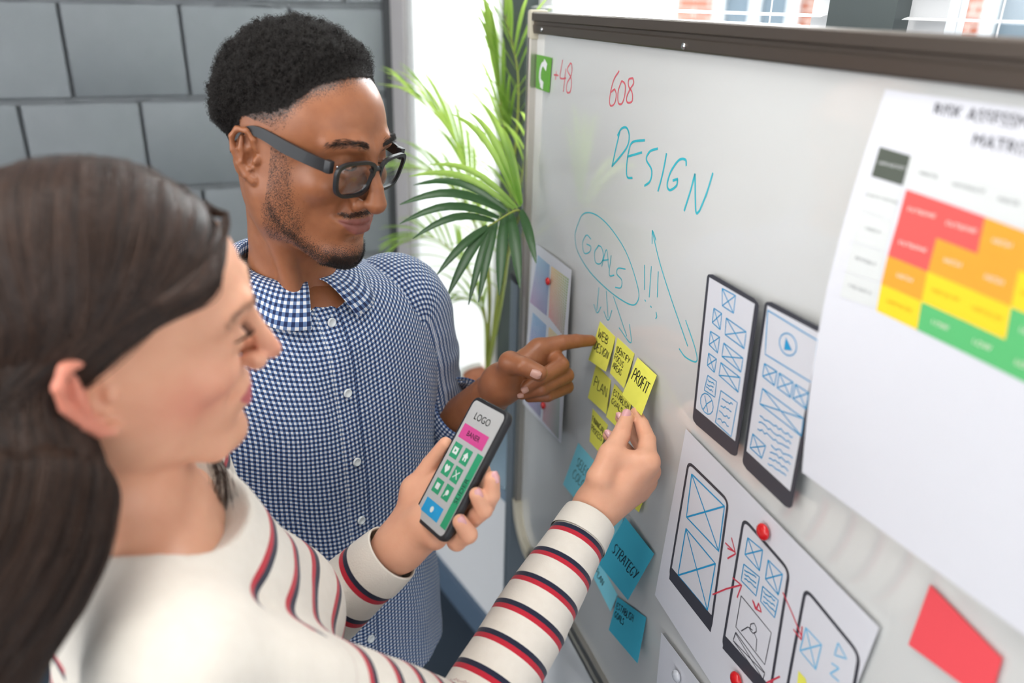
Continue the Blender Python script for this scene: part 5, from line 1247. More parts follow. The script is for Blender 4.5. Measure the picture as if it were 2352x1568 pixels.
front = RN[:, NA // 2]; fpx = np.array([proj(p_)[1] for p_ in front])
for py in (738, 904, 1051, 1195, 1466):
    i = int(np.abs(fpx - py).argmin()); button(front[i] + m_f * .0045, m_f + Z3 * .12, .0062, shirt)
ar = uvr[4][:, 0]; button(np.array([np.interp(-.019, ar, RN[4][:, c_]) for c_ in range(3)]) + m_f * .0035 + Z3 * .001, m_f + Z3 * .5, .0052, shirt)
# jeans
M_DENIM = mat('blue_denim', srgb(58, 84, 122), .85, vary=(60, .2), bump=(900, .3, .002))
jeans = empty('x', (0, 0, 0)); bpy.data.objects.remove(jeans)
F = Field(); F.chain([hip - m_l * .08 + (0, 0, .06), hip + m_l * .08 + (0, 0, .06)], .115, .04); ft = []
for e in (-1, 1):
    k0 = hip + m_l * e * .095 + np.array([0, 0, -.40]); a0 = hip + m_l * e * .11 - m_f * .02; a0[2] = .06
    F.chain([hip + m_l * e * .09 + (0, 0, -.03), k0, a0], (.098, .070, .060), .04); ft.append(a0)
V, Fq = F.mesh(hip + (-.35, -.35, -.9), hip + (.35, .35, .25), .008); mesh_obj('jeans', V, orient_out(V, Fq), M_DENIM, man)
for a0 in ft:
    F = Field(); c = np.array([a0[0], a0[1], 0.0]); F.chain([c + m_f * -.05 + (0, 0, .045), c + m_f * .06 + (0, 0, .045), c + m_f * .15 + (0, 0, .03)], (.040, .042, .034), .02); F.ell(c + m_f * .05 + (0, 0, -.06), (.2, .2, .065), .005, mode='s')
    V, Fq = F.mesh(c + (-.22, -.22, -.02), c + (.22, .22, .12), .004); mesh_obj('shoe', V, orient_out(V, Fq), mat('dark_shoe', srgb(48, 44, 42), .5), man)

# ------------------------------------------------------------------ the woman
WT = np.array([-.303, .562, 1.80 - .248]); WR = pose(113, 5, 11); WS = .97
woman = empty('person', (-.40, .60, 0), 'woman with long brown hair and a cream striped sweater holding a phone', 'person')
M_SKINW = skin_material('fair_skin', srgb(238, 182, 150), srgb(228, 164, 132), srgb(205, 110, 112), rough=.45, sss=.15, spec=.4, blush=srgb(226, 138, 116))
M_NAILW = mat('pink_nail', srgb(226, 168, 168), .2, coat=.4)
def wloc(p_): return (np.asarray(p_, float) - WT) @ WR / WS
wyaw = math.radians(106); w_f = np.array([math.sin(wyaw), -math.cos(wyaw), 0]); w_l = np.array([-w_f[1], w_f[0], 0])
w_nb = np.array([-.325, .575, 1.80 - .405])
wsR = w_nb - w_l * .155 + w_f * .045 + np.array([0, 0, -.048]); wsL = w_nb + w_l * .165 + w_f * .0 + np.array([0, 0, -.045])
F = Field(); head_field(F, dict(jaw=.046, nose=(0, .1170, -.0125), nose_r=.0088, wing=.0118, smile=.0050, lipthick=.95, open=.0004, ear_x=.0725, ear_out=.95, chin=.9, ear_s=1.14, mouthw=1.0))
nb = wloc(w_nb)
F.chain([(0, -.022, -.010), nb * .5 + np.array((0, -.015, -.03)) * .5, nb], (.049, .046, .052), .025)
F.chain([(.050, -.012, -.030), wloc(w_nb + w_f * .052 + (0, 0, -.02)) + (.010, 0, 0)], (.010, .008), .016, sym=True)
F.chain([wloc(wsR), wloc(w_nb + (0, 0, -.030)), wloc(wsL)], (.036, .052, .036), .05)
for e in (-1, 1): F.chain([wloc(w_nb + w_f * .055 + w_l * e * .015 + (0, 0, -.035)), wloc(w_nb + w_f * .045 + w_l * e * .12 + (0, 0, -.022))], (.008, .008), .012)
F.ell(wloc(w_nb + w_f * .015 + (0, 0, -.12)), (.12, .075, .11), .04, ax=[WR.T @ w_l, WR.T @ w_f, WR.T @ Z3])
Vw, Fw = F.mesh((-.110, -.135, -.24), (.110, .145, .155), .0018)
Lw = Vw; Ww = to_world(Vw * WS, WR, WT)
lipw = lip_mask(Lw)
bl = np.exp(-(((np.abs(Lw[:, 0]) - .052) / .026) ** 2 + ((Lw[:, 1] - .050) / .036) ** 2 + ((Lw[:, 2] + .018) / .024) ** 2)) * .75
bl = np.maximum(bl, .55 * np.exp(-((np.linalg.norm(Lw - [0, .117, -.0125], axis=1)) / .014) ** 2))
earm = (np.abs(Lw[:, 0]) > .076) & (Lw[:, 1] < .006) & (Lw[:, 2] > -.05); bl = np.maximum(bl, earm * .8 * sstep(.078, .090, np.abs(Lw[:, 0])))
# ---- right hand at the notes
Wr = P(1368, 1168, 1.030); ELr = P(1062, 1690, .860)
F = Field()
F.chain([ELr, ELr * .5 + Wr * .5, Wr * .85 + ELr * .15, Wr], (.040, .036, .027, .0255), .01)
iM = P(1484, 1062, 1.018); mM = P(1487, 1084, 1.035); rM = P(1480, 1108, 1.050); pM = P(1464, 1130, 1.058)
for q_, r_ in ((iM, .0150), (mM, .0150), (rM, .0145), (pM, .0140)): F.chain([Wr, q_], (.0235, r_), .014)
tC = P(1378, 1098, 1.012); tM = P(1402, 1044, 1.020); tI = P(1426, 1000, 1.038); tT = P(1440, 958, 1.062)
F.chain([Wr * .5 + tC * .5, tC, tM], (.020, .0175, .0140), .014)
F.chain([tM, iM], (.010, .012), .014)
for q_, r_ in ((iM, .0112), (mM, .0112), (rM, .0105), (pM, .0098)): F.ell(q_ + RT * .0055 + UP * .002 - FW * .002, (r_, r_, r_), .006)
finger(F, [tM, tI, tT], (.0142, .0122, .0092), .005)
iP = P(1487, 1010, 1.040); iD = P(1474, 975, 1.062); iT = P(1460, 948, 1.080)
finger(F, [iM, iP, iD, iT], (.0150, .0112, .0098, .0078), .005)
mP = P(1478, 1030, 1.075); mD = P(1450, 985, 1.098); mT = P(1426, 960, 1.100)
finger(F, [mM, mP, mD, mT], (.0145, .0108, .0095, .0080), .004)
rP = P(1466, 1062, 1.092); rD = P(1425, 1020, 1.110); rT = P(1397, 1000, 1.105)
finger(F, [rM, rP, rD, rT], (.0140, .0105, .0092, .0078), .004)
pP = P(1444, 1092, 1.095); pD = P(1414, 1062, 1.105); pT = P(1396, 1046, 1.098)
finger(F, [pM, pP, pD, pT], (.0130, .0095, .0085, .0072), .004)
pts = np.array([Wr, iM, pM, iP, iT, tC, tT, mP, rP, rT, pT, ELr * .3 + Wr * .7]); V1, F1 = F.mesh(pts.min(0) - .035, pts.max(0) + .035, .0014)
nails_w = [(P(1438, 953, 1.050), cam_n(tT), tT - tI, .0120, .0165), (P(1393, 996, 1.096), cam_n(rT) - RT * .7, rT - rD, .0095, .0120), (P(1419, 956, 1.091), cam_n(mT) - RT * .8, mT - mD, .0095, .0120)]
# ---- left hand holding the phone
PHC = np.array([-.051, .758, 1.80 - .475]); PHX = nrm((.54, -.83, .14)); PHY = np.array((.44, .42, .79)); PHY = nrm(PHY - PHX * (PHY @ PHX)); PHZ = nrm(np.cross(PHX, PHY)); PHZ = PHZ if PHZ[0] < 0 else -PHZ
PW, PH_, PT_ = .0375, .0775, .0052
def PHP(x, y, z): return PHC + PHX * x + PHY * y + PHZ * z
Wl = P(919, 1253, .925); ELl = P(640, 1500, .975)
F = Field()
F.chain([ELl, ELl * .5 + Wl * .5, Wl * .85 + ELl * .15, Wl], (.040, .035, .0265, .0250), .01)
bk = -PT_ - .0105                       # palm side behind the phone
iM = PHP(-.014, .000, bk - .012); mM = PHP(-.006, -.008, bk - .014); rM = PHP(-.003, -.028, bk - .013); pM = PHP(-.002, -.046, bk - .010)
for q_, r_ in ((iM, .0140), (mM, .0145), (rM, .0145), (pM, .0140)): F.chain([Wl, q_], (.0225, r_), .014)
F.chain([Wl, PHP(-.044, -.070, -.016)], (.021, .014), .016)
tC = P(932, 1194, .938); tM = P(954, 1125, .940); tI = P(990, 1067, .933); tT = P(1023, 1019, .918)
F.chain([Wl, tC, tM], (.0210, .0170, .0145), .014); F.chain([tM, iM], (.0135, .012), .016)
finger(F, [tM, tI, tT], (.0145, .0112, .0080), .006)
F.chain([P(968, 1218, .940), PHP(-.030, -.078, -.012), PHP(-.005, -.085, -.016)], (.017, .015, .012), .015)
TIPS = []
for M_, ba, be, ti in ((iM, (1116, 1160, .868), (1128, 1136, .853), (1131, 1099, .847)), (mM, (1084, 1192, .869), (1111, 1170, .853), (1095, 1136, .845)), (rM, (1047, 1242, .868), (1076, 1227, .852), (1057, 1198, .843))):
    pb_, pe_, pt_2 = P(*ba), P(*be), P(*ti); finger(F, [M_, pb_, pe_, pt_2], (.0122, .0100, .0098, .0082), .0025); TIPS.append((pe_, pt_2))
finger(F, [pM, PHP(.015, -.066, bk), PHP(PW * .8, -.074, bk - .004)], (.0120, .0090, .0075), .004)
pts = np.array([Wl, iM, pM, tM, tT, PHP(PW + .02, .02, .02), PHP(PW + .02, -.07, -.02), PHP(0, 0, -.04), ELl * .35 + Wl * .65]); V2, F2 = F.mesh(pts.min(0) - .032, pts.max(0) + .032, .0014)
for pe_, pt_2 in TIPS:
    nd = nrm(-FW * .75 + RT * .75 + UP * .15); nails_w.append((pt_2 + nd * .0083 + nrm(pt_2 - pe_) * .002, nd, pt_2 - pe_, .0098, .0130))
# coarse body under the sweater
F = Field(); whip = w_nb + np.array([-.02, .0, -.54])
F.chain([wsR, ELr], (.036, .036), .03); F.chain([wsL, ELl], (.036, .034), .03); F.chain([w_nb + (0, 0, -.07), whip], (.075, .09), .05); F.chain([wsR, w_nb + (0, 0, -.06), wsL], (.034, .05, .034), .05)
F.chain([ELr, Wr * .7 + ELr * .3], (.036, .03), .02); F.chain([ELl, Wl * .65 + ELl * .35], (.034, .03), .02)
Vb, Fb = F.mesh(w_nb + (-.35, -.4, -.7), w_nb + (.5, .5, .12), .006)
Va, Fa = merge([(Ww, orient_out(Ww, Fw)), (V1, orient_out(V1, F1)), (V2, orient_out(V2, F2)), (Vb, orient_out(Vb, Fb))]); nz_ = len(Va) - len(Ww)
body_w = mesh_obj('body', Va, Fa, M_SKINW, woman, attrs=dict(lip=np.concatenate([lipw, np.zeros(nz_)]), blush=np.concatenate([bl, np.zeros(nz_)]), stubble=np.zeros(len(Va)), brow=np.zeros(len(Va))))
for c, n, d, w, l in nails_w: nail('fingernail', c, n, d, w, l, M_NAILW, woman)
# brows and lashes
M_HAIRB = NT('dark_brown_hair_small'); M_HAIRB.bs('Base Color', (.12, .075, .05, 1)); M_HAIRB.bs('Roughness', .5); M_HAIRB = M_HAIRB.m
Nw = vert_normals(Vw, Fw); Nw = Nw if (Nw * (Vw - [0, 0, .02])).sum() > 0 else -Nw
def w2w(S): return to_world(S.reshape(-1, 3) * WS, WR, WT).reshape(S.shape)
S = np.concatenate([brow(Vw, Nw, s_, 200, [(.012, .1, .0465), (.026, .1, .0515), (.040, .09, .0525), (.053, .075, .0470)], .0013, .006, RNG) for s_ in (-1, 1)])
hair('eyebrow', w2w(S), .00014, M_HAIRB, woman)
S = []
for s_ in (-1, 1):
    c = spline([(.020, .0882, .0235), (.031, .0930, .0215), (.0450, .0818, .0245)], 90); c[:, 0] *= s_; u = np.linspace(-1, 1, 90); tt = np.linspace(0, 1, 6)
    d = np.stack([s_ * .35 * u, np.full(90, .8), np.full(90, -.25)], 1); S.append(c[:, None] + d[:, None] * (tt * .009)[None, :, None] + np.array([0, 0, 1.0]) * (tt ** 2 * .006)[None, :, None])
hair('eyelashes', w2w(np.concatenate(S)), .00013, M_HAIRM, woman)
# ---- long hair: a solid under-layer and combed strands tucked behind the ear
def w_line(L):
    y, z, x = L[:, 1], L[:, 2], np.abs(L[:, 0])
    line = np.interp(y, [-.12, -.06, -.035, -.020, .000, .015, .030, .048, .062, .075, .1], [-.06, -.050, -.030, .010, .036, .050, .066, .088, .100, .106, .108])
    return z - line
t = NT('brown_hair_mass'); t.bs('Base Color', (.014, .009, .007, 1)); t.bs('Roughness', .9); t.bs('Specular IOR Level', .05); M_HMASS = t.m
t = NT('brown_hair'); hi_ = t.n('ShaderNodeHairInfo'); t.bs('Base Color', t.mix(hi_.outputs['Random'], srgb(19, 13, 11), srgb(74, 52, 40))); t.bs('Roughness', .40); t.bs('Specular IOR Level', .4); t.bs('Anisotropic', .5); M_HSTR = t.m
t = NT('brown_hair_lengths'); hi_ = t.n('ShaderNodeHairInfo'); t.bs('Base Color', t.mix(hi_.outputs['Random'], srgb(36, 25, 20), srgb(122, 88, 66))); t.bs('Roughness', .40); t.bs('Specular IOR Level', .45); M_HFALL = t.m
ins = np.nonzero((w_line(Vw) > np.where((Vw[:, 1] > .030) & (Vw[:, 0] > -.052), -.005, .016)) & (Vw[:, 2] > -.055) & ((np.abs(Vw[:, 0]) < .0755) | (Vw[:, 2] > .045) | (Vw[:, 1] < -.05)))[0]; rm = np.full(len(Vw), -1); rm[ins] = np.arange(len(ins)); Fi = Fw[(rm[Fw] >= 0).all(1)]; Fi = rm[Fi]
hh_ = .0065 * sstep(-.005, .035, w_line(Vw[ins]))
Vs = Vw[ins] + Nw[ins] * hh_[:, None]
hw = mesh_obj('hair', w2w(Vs), orient_out(Vs, Fi), M_HMASS, woman)
# falling mass behind the ear and over the shoulder (head frame -> world)
fall = [(wloc(P(*a)), r) for a, r in (((-30, 800, .565), .040), ((-25, 900, .56), .050), ((40, 1080, .54), .054), ((20, 1230, .52), .056), ((-80, 1400, .50), .056), ((-200, 1600, .48), .052))]
guide = spline(np.array([np.concatenate([to_world(p_ * WS, WR, WT), [r]]) for p_, r in fall]), 40)
gpt = guide[:, :3]; T_, N_, B_ = frames(gpt)
m_ = 28; n1 = 16; NS = 15000; rr = RNG.random((NS, 3)); f0 = np.where(RNG.random(NS) < .25, RNG.uniform(.78, 1, NS), RNG.random(NS)); y0 = -.095 + .182 * f0
sg = np.where(RNG.random(NS) < .74, -1.0, 1.0)
part = .014                                   # the parting lies a little to her left
cr_ = np.array((0, -.014, .048)); rs_ = np.array((.0845, .107, .0995))
yy = np.clip((y0 - cr_[1]) / rs_[1], -.97, .97); xx = part / rs_[0]
Rl = np.stack([np.full(NS, part) + .002 * RNG.normal(size=NS), y0, cr_[2] + rs_[2] * np.sqrt(np.clip(1 - yy ** 2 - xx ** 2, .02, 1))], 1)
fr0 = sstep(.86, 1.0, f0)                      # the front ones start at the forehead hairline
Rl = np.where((f0 > .86)[:, None], np.stack([part * (1 - fr0) - sg * 0 + sg * fr0 * .050 * rr[:, 0], .084 - .020 * fr0 * rr[:, 0] ** 2, .1075 - .008 * fr0 * rr[:, 0]], 1), Rl)
M1 = np.stack([sg * .072, -.0105 + .697 * y0 + .008 * f0 ** 4 + .004 * RNG.normal(size=NS), .060 + .016 * f0 + .014 * rr[:, 2]], 1)
M2 = np.stack([sg * .077, -.004 - .075 * (1 - f0) + .004 * RNG.normal(size=NS), .014 + .030 * f0 + .008 * rr[:, 2]], 1)
beh = np.stack([sg * (.074 + .012 * rr[:, 0]), -.056 - .050 * rr[:, 1] * (1 - .5 * f0), -.030 - .03 * rr[:, 2]], 1)
def on_skull(Pq, lift):
    d = (Pq - cr_) / rs_; n_ = np.linalg.norm(d, axis=-1, keepdims=True)
    return np.where(n_ < 1 + lift, cr_ + (Pq - cr_) / n_ * (1 + lift), Pq)
ctl = np.stack([2 * Rl - M1, Rl, M1, M2, beh, 2 * beh - M2], 1); S = np.zeros((NS, m_, 3))
clump = vnoise(np.stack([f0 * 42, sg, f0 * 0], -1))[:, None]
for j in range(n1):
    g_ = j / (n1 - 1) * 3 * .99999; i_ = int(g_); u = g_ - i_; a, b, c, d = ctl[:, i_], ctl[:, i_ + 1], ctl[:, i_ + 2], ctl[:, i_ + 3]
    q_ = .5 * (2 * b + (c - a) * u + (2 * a - 5 * b + 4 * c - d) * u * u + (3 * b - a - 3 * c + d) * u ** 3)
    S[:, j] = on_skull(q_, (.012 + .045 * rr[:, :1] + .022 * clump) * min(1, .25 + j * .25) * (1 - .75 * (fr0[:, None] > .01) * max(0, 1 - j / 6)))
a_ = rr[:, 0] * 6.2832; q_ = np.sqrt(rr[:, 1]); near = sg < 0
Sw = w2w(S)
gi = np.linspace(6, 39, m_ - n1).astype(int)
far_guide = spline(np.array([P(470, 1000, .74), P(500, 1060, .75), P(510, 1110, .76), P(512, 1180, .77)]), m_ - n1)
for j in range(n1, m_):
    g_ = guide[gi[j - n1]]; f_ = (j - n1 + 1) / (m_ - n1)
    tgt = g_[:3] + g_[3] * (N_[gi[j - n1]] * (np.cos(a_) * q_)[:, None] * 1.05 + B_[gi[j - n1]] * (np.sin(a_) * q_)[:, None] * 1.05) + .006 * np.stack([vnoise(np.stack([a_ * 3, q_ * 4 + j * .35, rr[:, 2] * 2 + c_ * 9], -1)) for c_ in range(3)], -1)
    bl_ = min(1, f_ * 2.6); Sw[:, j] = (Sw[:, n1 - 1] + (guide[gi[j - n1]][:3] - guide[gi[0]][:3])) * (1 - bl_) + tgt * bl_
keep = near
hair('hair_strands', Sw[keep], .0004, M_HSTR, hw, tip=.7)
# the long lengths seen from outside, combed down behind the ear
NB_ = 6000; ab = RNG.uniform(0, 6.2832, NB_); qb = .80 + .22 * RNG.random(NB_); gj = np.linspace(4, 39, 22).astype(int); Sb = np.zeros((NB_, 22, 3)); cb = RNG.random((NB_, 3))
for j, g_ in enumerate(gj):
    wv_ = .10 * np.sin(j * .32 + cb[:, 0] * 2) ; Sb[:, j] = guide[g_, :3] + guide[g_, 3] * qb[:, None] * (N_[g_] * np.cos(ab + wv_)[:, None] + B_[g_] * np.sin(ab + wv_)[:, None]) + .003 * np.stack([vnoise(np.stack([ab * 4, cb[:, 1] * 3 + j * .3, np.full(NB_, c_ * 7.0)], -1)) for c_ in range(3)], -1)
src_ = np.nonzero(near & (f0 < .62))[0]; pick = src_[RNG.integers(0, len(src_), NB_)]
Sc = np.concatenate([Sw[pick][:, :12], Sb[:, 5:]], 1)
for _ in range(6): Sc[:, 10:-1] = .5 * Sc[:, 10:-1] + .25 * (Sc[:, 9:-2] + Sc[:, 11:])
hair('hair_strands', Sc, .00045, M_HSTR, hw, tip=.7)
# the back of the head, combed straight down into the lengths
NK = 4200; xk = RNG.uniform(-.066, .078, NK); rk = RNG.random((NK, 3)); Rk = np.stack([xk * .55 + .006, np.full(NK, -.045) - .03 * rk[:, 0], np.full(NK, .125)], 1)
K1 = np.stack([xk, -.105 + .9 * xk ** 2 * 8, .075 + .01 * rk[:, 1]], 1); K2 = np.stack([xk * 1.12, -.112 + .9 * xk ** 2 * 8, .010 + .01 * rk[:, 1]], 1); K3 = np.stack([xk * .9 - .012, -.100 + .05 * np.abs(xk), -.070 - .02 * rk[:, 2]], 1)
ctk = np.stack([2 * Rk - K1, Rk, K1, K2, K3, 2 * K3 - K2], 1); Sk = np.zeros((NK, 12, 3))
for j in range(12):
    g_ = j / 11 * 3 * .99999; i_ = int(g_); u = g_ - i_; a, b, c, d = ctk[:, i_], ctk[:, i_ + 1], ctk[:, i_ + 2], ctk[:, i_ + 3]
    Sk[:, j] = on_skull(.5 * (2 * b + (c - a) * u + (2 * a - 5 * b + 4 * c - d) * u * u + (3 * b - a - 3 * c + d) * u ** 3), .014 + .03 * rk[:, :1])
Sk = np.concatenate([w2w(Sk), Sb[RNG.integers(0, NB_, NK), 7:]], 1)
for _ in range(6): Sk[:, 9:-1] = .5 * Sk[:, 9:-1] + .25 * (Sk[:, 8:-2] + Sk[:, 10:])
hair('hair_strands', Sk, .00045, M_HSTR, hw, tip=.7)
# far-side hair: short sweep down behind the far ear, a few loose strands by the neckline
Sf = w2w(S)[~near][:4000, :n1]; hair('hair_strands', Sf, .00034, M_HSTR, hw, tip=.7)
lo_ = P(455, 960, .735); nl_ = 70; u = np.linspace(0, 1, 14); L3 = spline(np.array([P(440, 960, .74), P(480, 1030, .735), P(508, 1090, .735), P(514, 1170, .74)]), 14)
S = L3[None] + RNG.normal(size=(nl_, 1, 3)) * .0035 * (.4 + u)[None, :, None] + .002 * np.sin(u * 5)[None, :, None] * RNG.normal(size=(nl_, 1, 3)); hair('loose_strands', S, .0003, M_HSTR, hw, tip=.5)
V, Fq = tube_geo(guide[2:, :3], guide[2:, 3] * .86, 20, sx=1.0, sy=1.0); mesh_obj('hair_fall', V, Fq, M_HMASS, hw)

# ------------------------------------------------------------------ striped sweater
t = NT('cream_knit_striped'); v_ = t.attr('stripe'); fr = t.math('FRACT', t.math('DIVIDE', v_, .0400)); on = t.math('GREATER_THAN', v_, 0.0)
navy = t.math('MULTIPLY', t.math('LESS_THAN', fr, .155), on); redm = t.math('MULTIPLY', t.math('LESS_THAN', fr, .31), on)
sw = t.attr('swap'); c1 = t.mix(sw, srgb(196, 24, 48), srgb(24, 28, 54)); c2 = t.mix(sw, srgb(24, 28, 54), srgb(196, 24, 48))
cc = t.mix(t.noise(90, 4, t.coord()), srgb(240, 232, 220), srgb(230, 221, 207)); cc = t.mix(redm, cc, c2); cc = t.mix(navy, cc, c1)
t.bs('Base Color', cc); t.bs('Roughness', .9); t.bs('Sheen Weight', .25); t.bump(t.noise(700, 3, t.coord()), .35, .0015); M_KNIT = t.m
F = Field()
cR = Wr - nrm(Wr - ELr) * .030; cL = Wl - nrm(Wl - ELl) * .026
F.ell(w_nb + w_f * .020 + (0, 0, -.19), (.150, .108, .170), 0, ax=(w_l, w_f, Z3))
F.ell(w_nb + w_f * .045 + (0, 0, -.135), (.125, .080, .085), .05, ax=(w_l, w_f, Z3)); F.ell(w_nb + w_f * .015 + (0, 0, -.40), (.145, .110, .26), .06, ax=(w_l, w_f, Z3))
for e in (-1, 1): F.ell(w_nb + w_f * .112 + w_l * e * .066 + (0, 0, -.205), (.066, .062, .072), .06, ax=(w_l, w_f, Z3))
F.chain([wsR + (0, 0, .0), w_nb + w_f * .004 + (0, 0, -.055), wsL], (.052, .074, .052), .05)
F.chain([w_nb + (0, 0, -.10) + w_f * .03, w_nb + (0, 0, -.05) + w_f * .02], (.085, .080), .04)
mU = wsR * .5 + ELr * .5
F.chain([wsR, mU, ELr], (.056, .054, .048), .030); F.chain([ELr, ELr * .5 + cR * .5, cR], (.049, .0455, .0355), .012)
F.chain([wsL, wsL * .5 + ELl * .5, ELl], (.056, .052, .046), .035); F.chain([ELl, ELl * .5 + cL * .5, cL], (.046, .044, .037), .012)
def folds(p_):
    n = vnoise(p_ * np.array([14, 14, 14], np.float32)) * .5 + vnoise(p_ * np.array([34, 34, 30], np.float32) + 7) * .28
    d = np.linalg.norm(p_ - (wsR + w_f * .03 + np.array([0, 0, -.06])).astype(np.float32), axis=-1); am = .0030 + .010 * np.exp(-(d / .09) ** 2)
    return n * am
F.bumps(folds, w_nb, 2.0)
# openings: neck, cuffs, hem
F.chain([w_nb + (0, 0, .10) + w_f * .012, w_nb + (0, 0, -.006) + w_f * .012, ], (.10, .066), .006, mode='s')
F.ell(w_nb + w_f * .032 + (0, 0, .006), (.088, .074, .046), .008, ax=(w_l, w_f, Z3), mode='s')
F.ell(w_nb + (0, 0, -.95), (.5, .5, .36), .01, mode='s')
for c, d in ((cR, nrm(Wr - ELr)), (cL, nrm(Wl - ELl))): F.rbox(c + d * .06, (d, np.cross(d, Z3), np.cross(d, np.cross(d, Z3))), (.068, .06, .06), .001, 0, mode='s')
Vk, Fk = F.mesh(w_nb + (-.30, -.34, -.66), w_nb + (.52, .50, .10), .0035)
Vk = smooth_mesh(Vk, Fk, 1, .4)
def along(Vx, chain):
    """distance along a chain measured from its first point, and distance from it"""
    best = None; bd = None; acc = 0
    for a, b in zip(chain[:-1], chain[1:]):
        ab = b - a; l = np.linalg.norm(ab); t_ = np.clip(((Vx - a) @ ab) / l ** 2, 0, 1); d = np.linalg.norm(Vx - a - t_[:, None] * ab, axis=1)
        traw = ((Vx - a) @ ab) / l ** 2 if best is None else t_
        val = acc + np.where(traw < 0, traw, t_) * l
        if best is None: best, bd = val, d
        else: m = d < bd; best = np.where(m, val, best); bd = np.where(m, d, bd)
        acc += l
    return best, bd
vR, dR = along(Vk, [cR, ELr, wsR]); vL, dL = along(Vk, [cL, ELl, wsL])
rel = Vk - w_nb
lat = rel @ w_l; fw_ = rel @ w_f
isR = ((dR < .068) | (fw_ > .22) & (dR < .085)) & (vR < np.linalg.norm(ELr - cR) + np.linalg.norm(wsR - ELr) * .80) & ((lat < -.100) | (dR < .060) & (rel[:, 2] < -.10) & (fw_ > .06) | (Vk[:, 2] < w_nb[2] - .3) & (fw_ > .14) | (dR < .052) & (fw_ > .11))
isL = (dL < .060) & (vL < np.linalg.norm(ELl - cL) + np.linalg.norm(wsL - ELl) * .80) & ((lat > .128) | (fw_ > .16) & (lat > -.02))
stripe = np.where(isR, vR - .021, np.where(isL, vL - .021, -(rel[:, 2]) - .046))
isR = isR | (lat < -.095)
stripe = np.where(isR, vR - .021, stripe)
armtop = np.linalg.norm(ELr - cR) + .64 * np.linalg.norm(wsR - ELr)
sw_a = (isR | isL).astype(float)
stripe = np.where(isR & ((vR > armtop) | (dR > .085)), -1, stripe)
knit = mesh_obj('sweater', Vk, orient_out(Vk, Fk), M_KNIT, woman, attrs=dict(stripe=stripe, swap=sw_a)); knit['label'] = 'cream sweater with red and navy stripes'
M_CUFF = mat('cream_rib_cuff', srgb(236, 228, 215), .9, bump=(700, .3, .0015), sheen=.2)
for c, d, r_ in ((cR, nrm(Wr - ELr), .0375), (cL, nrm(Wl - ELl), .0385)):
    sleeve('cuff', [c - d * .020, c - d * .008, c + d * .004, c + d * .013], (r_ + .0012, r_ + .0004, r_ - .0008, r_ - .0022), M_CUFF, knit, nl=22, wr=.0008)
# trousers and shoes
M_TROU = mat('dark_trousers', srgb(40, 44, 56), .85)
F = Field(); F.chain([whip - w_l * .07 + (0, 0, .04), whip + w_l * .07 + (0, 0, .04)], .105, .04); ft = []
for e in (-1, 1):
    a0 = whip + w_l * e * .09; a0 = np.array([a0[0], a0[1], .06]); F.chain([whip + w_l * e * .08 + (0, 0, -.03), whip + w_l * e * .085 + (0, 0, -.40), a0], (.088, .060, .048), .04); ft.append(a0)
V, Fq = F.mesh(whip + (-.3, -.3, -.88), whip + (.3, .3, .2), .008); mesh_obj('trousers', V, orient_out(V, Fq), M_TROU, woman)
for a0 in ft:
    F = Field(); c = np.array([a0[0], a0[1], 0.0]); F.chain([c + w_f * -.045 + (0, 0, .04), c + w_f * .05 + (0, 0, .04), c + w_f * .13 + (0, 0, .028)], (.034, .036, .028), .02); F.ell(c + w_f * .05 + (0, 0, -.06), (.2, .2, .065), .005, mode='s')
    V, Fq = F.mesh(c + (-.2, -.2, -.02), c + (.2, .2, .1), .004); mesh_obj('shoe', V, orient_out(V, Fq), mat('white_shoe', srgb(225, 225, 222), .5), woman)

# ------------------------------------------------------------------ the smartphone in her hand
phone = empty('smartphone', PHC, 'black smartphone showing a page sketch with LOGO and BANER blocks', 'smartphone')
M_CASE = mat('black_phone_case', srgb(34, 35, 38), .45); M_SCRN = mat('phone_screen_grey', srgb(190, 190, 188), .25, coat=.6)
def rr2(hw, hh, r, n=10):
    o = []
    for cx_, cy_, a0 in ((hw - r, hh - r, 0), (-hw + r, hh - r, 90), (-hw + r, -hh + r, 180), (hw - r, -hh + r, 270)):
        for k in range(n): a = math.radians(a0 + 90 * k / (n - 1)); o.append((cx_ + r * math.cos(a), cy_ + r * math.sin(a)))
    return o
def slab(name, layers, material, parent):
    """layers: (hw, hh, r, z) outlines stacked"""
    R_ = [[PHP(x, y, z) for x, y in rr2(hw, hh, r)] for hw, hh, r, z in layers]; n = len(R_[0]); V = [p_ for q in R_ for p_ in q]
    Fq = [(i * n + k, i * n + (k + 1) % n, (i + 1) * n + (k + 1) % n, (i + 1) * n + k) for i in range(len(R_) - 1) for k in range(n)] + [tuple(range(n - 1, -1, -1)), tuple((len(R_) - 1) * n + k for k in range(n))]
    o = mesh_obj(name, V, Fq, material, parent); o.data.set_sharp_from_angle(angle=math.radians(50)); return o
slab('body', [(PW - .003, PH_ - .003, .008, -PT_), (PW - .0008, PH_ - .0008, .010, -PT_ + .0015), (PW, PH_, .0105, -.001), (PW, PH_, .0105, .003), (PW - .0006, PH_ - .0006, .010, PT_ - .0004), (PW - .0016, PH_ - .0016, .009, PT_)], M_CASE, phone)
SW, SH = PW - .0042, PH_ - .0046
scr = slab('screen', [(SW, SH, .0062, PT_ - .0006), (SW, SH, .0062, PT_ + .0002)], M_SCRN, phone)
Hs = Sheet._hom(np.array([(880 + x / 3.484, 880 + y / 3.484) for x, y in ((775, 125), (1015, 290), (485, 1250), (262, 1050))]))
def suv(x, y):
    q = Hs @ np.array([880 + x / 3.484, 880 + y / 3.484, 1.0]); return (q[0] / q[2] * 2 - 1) * SW, (1 - 2 * q[1] / q[2]) * SH
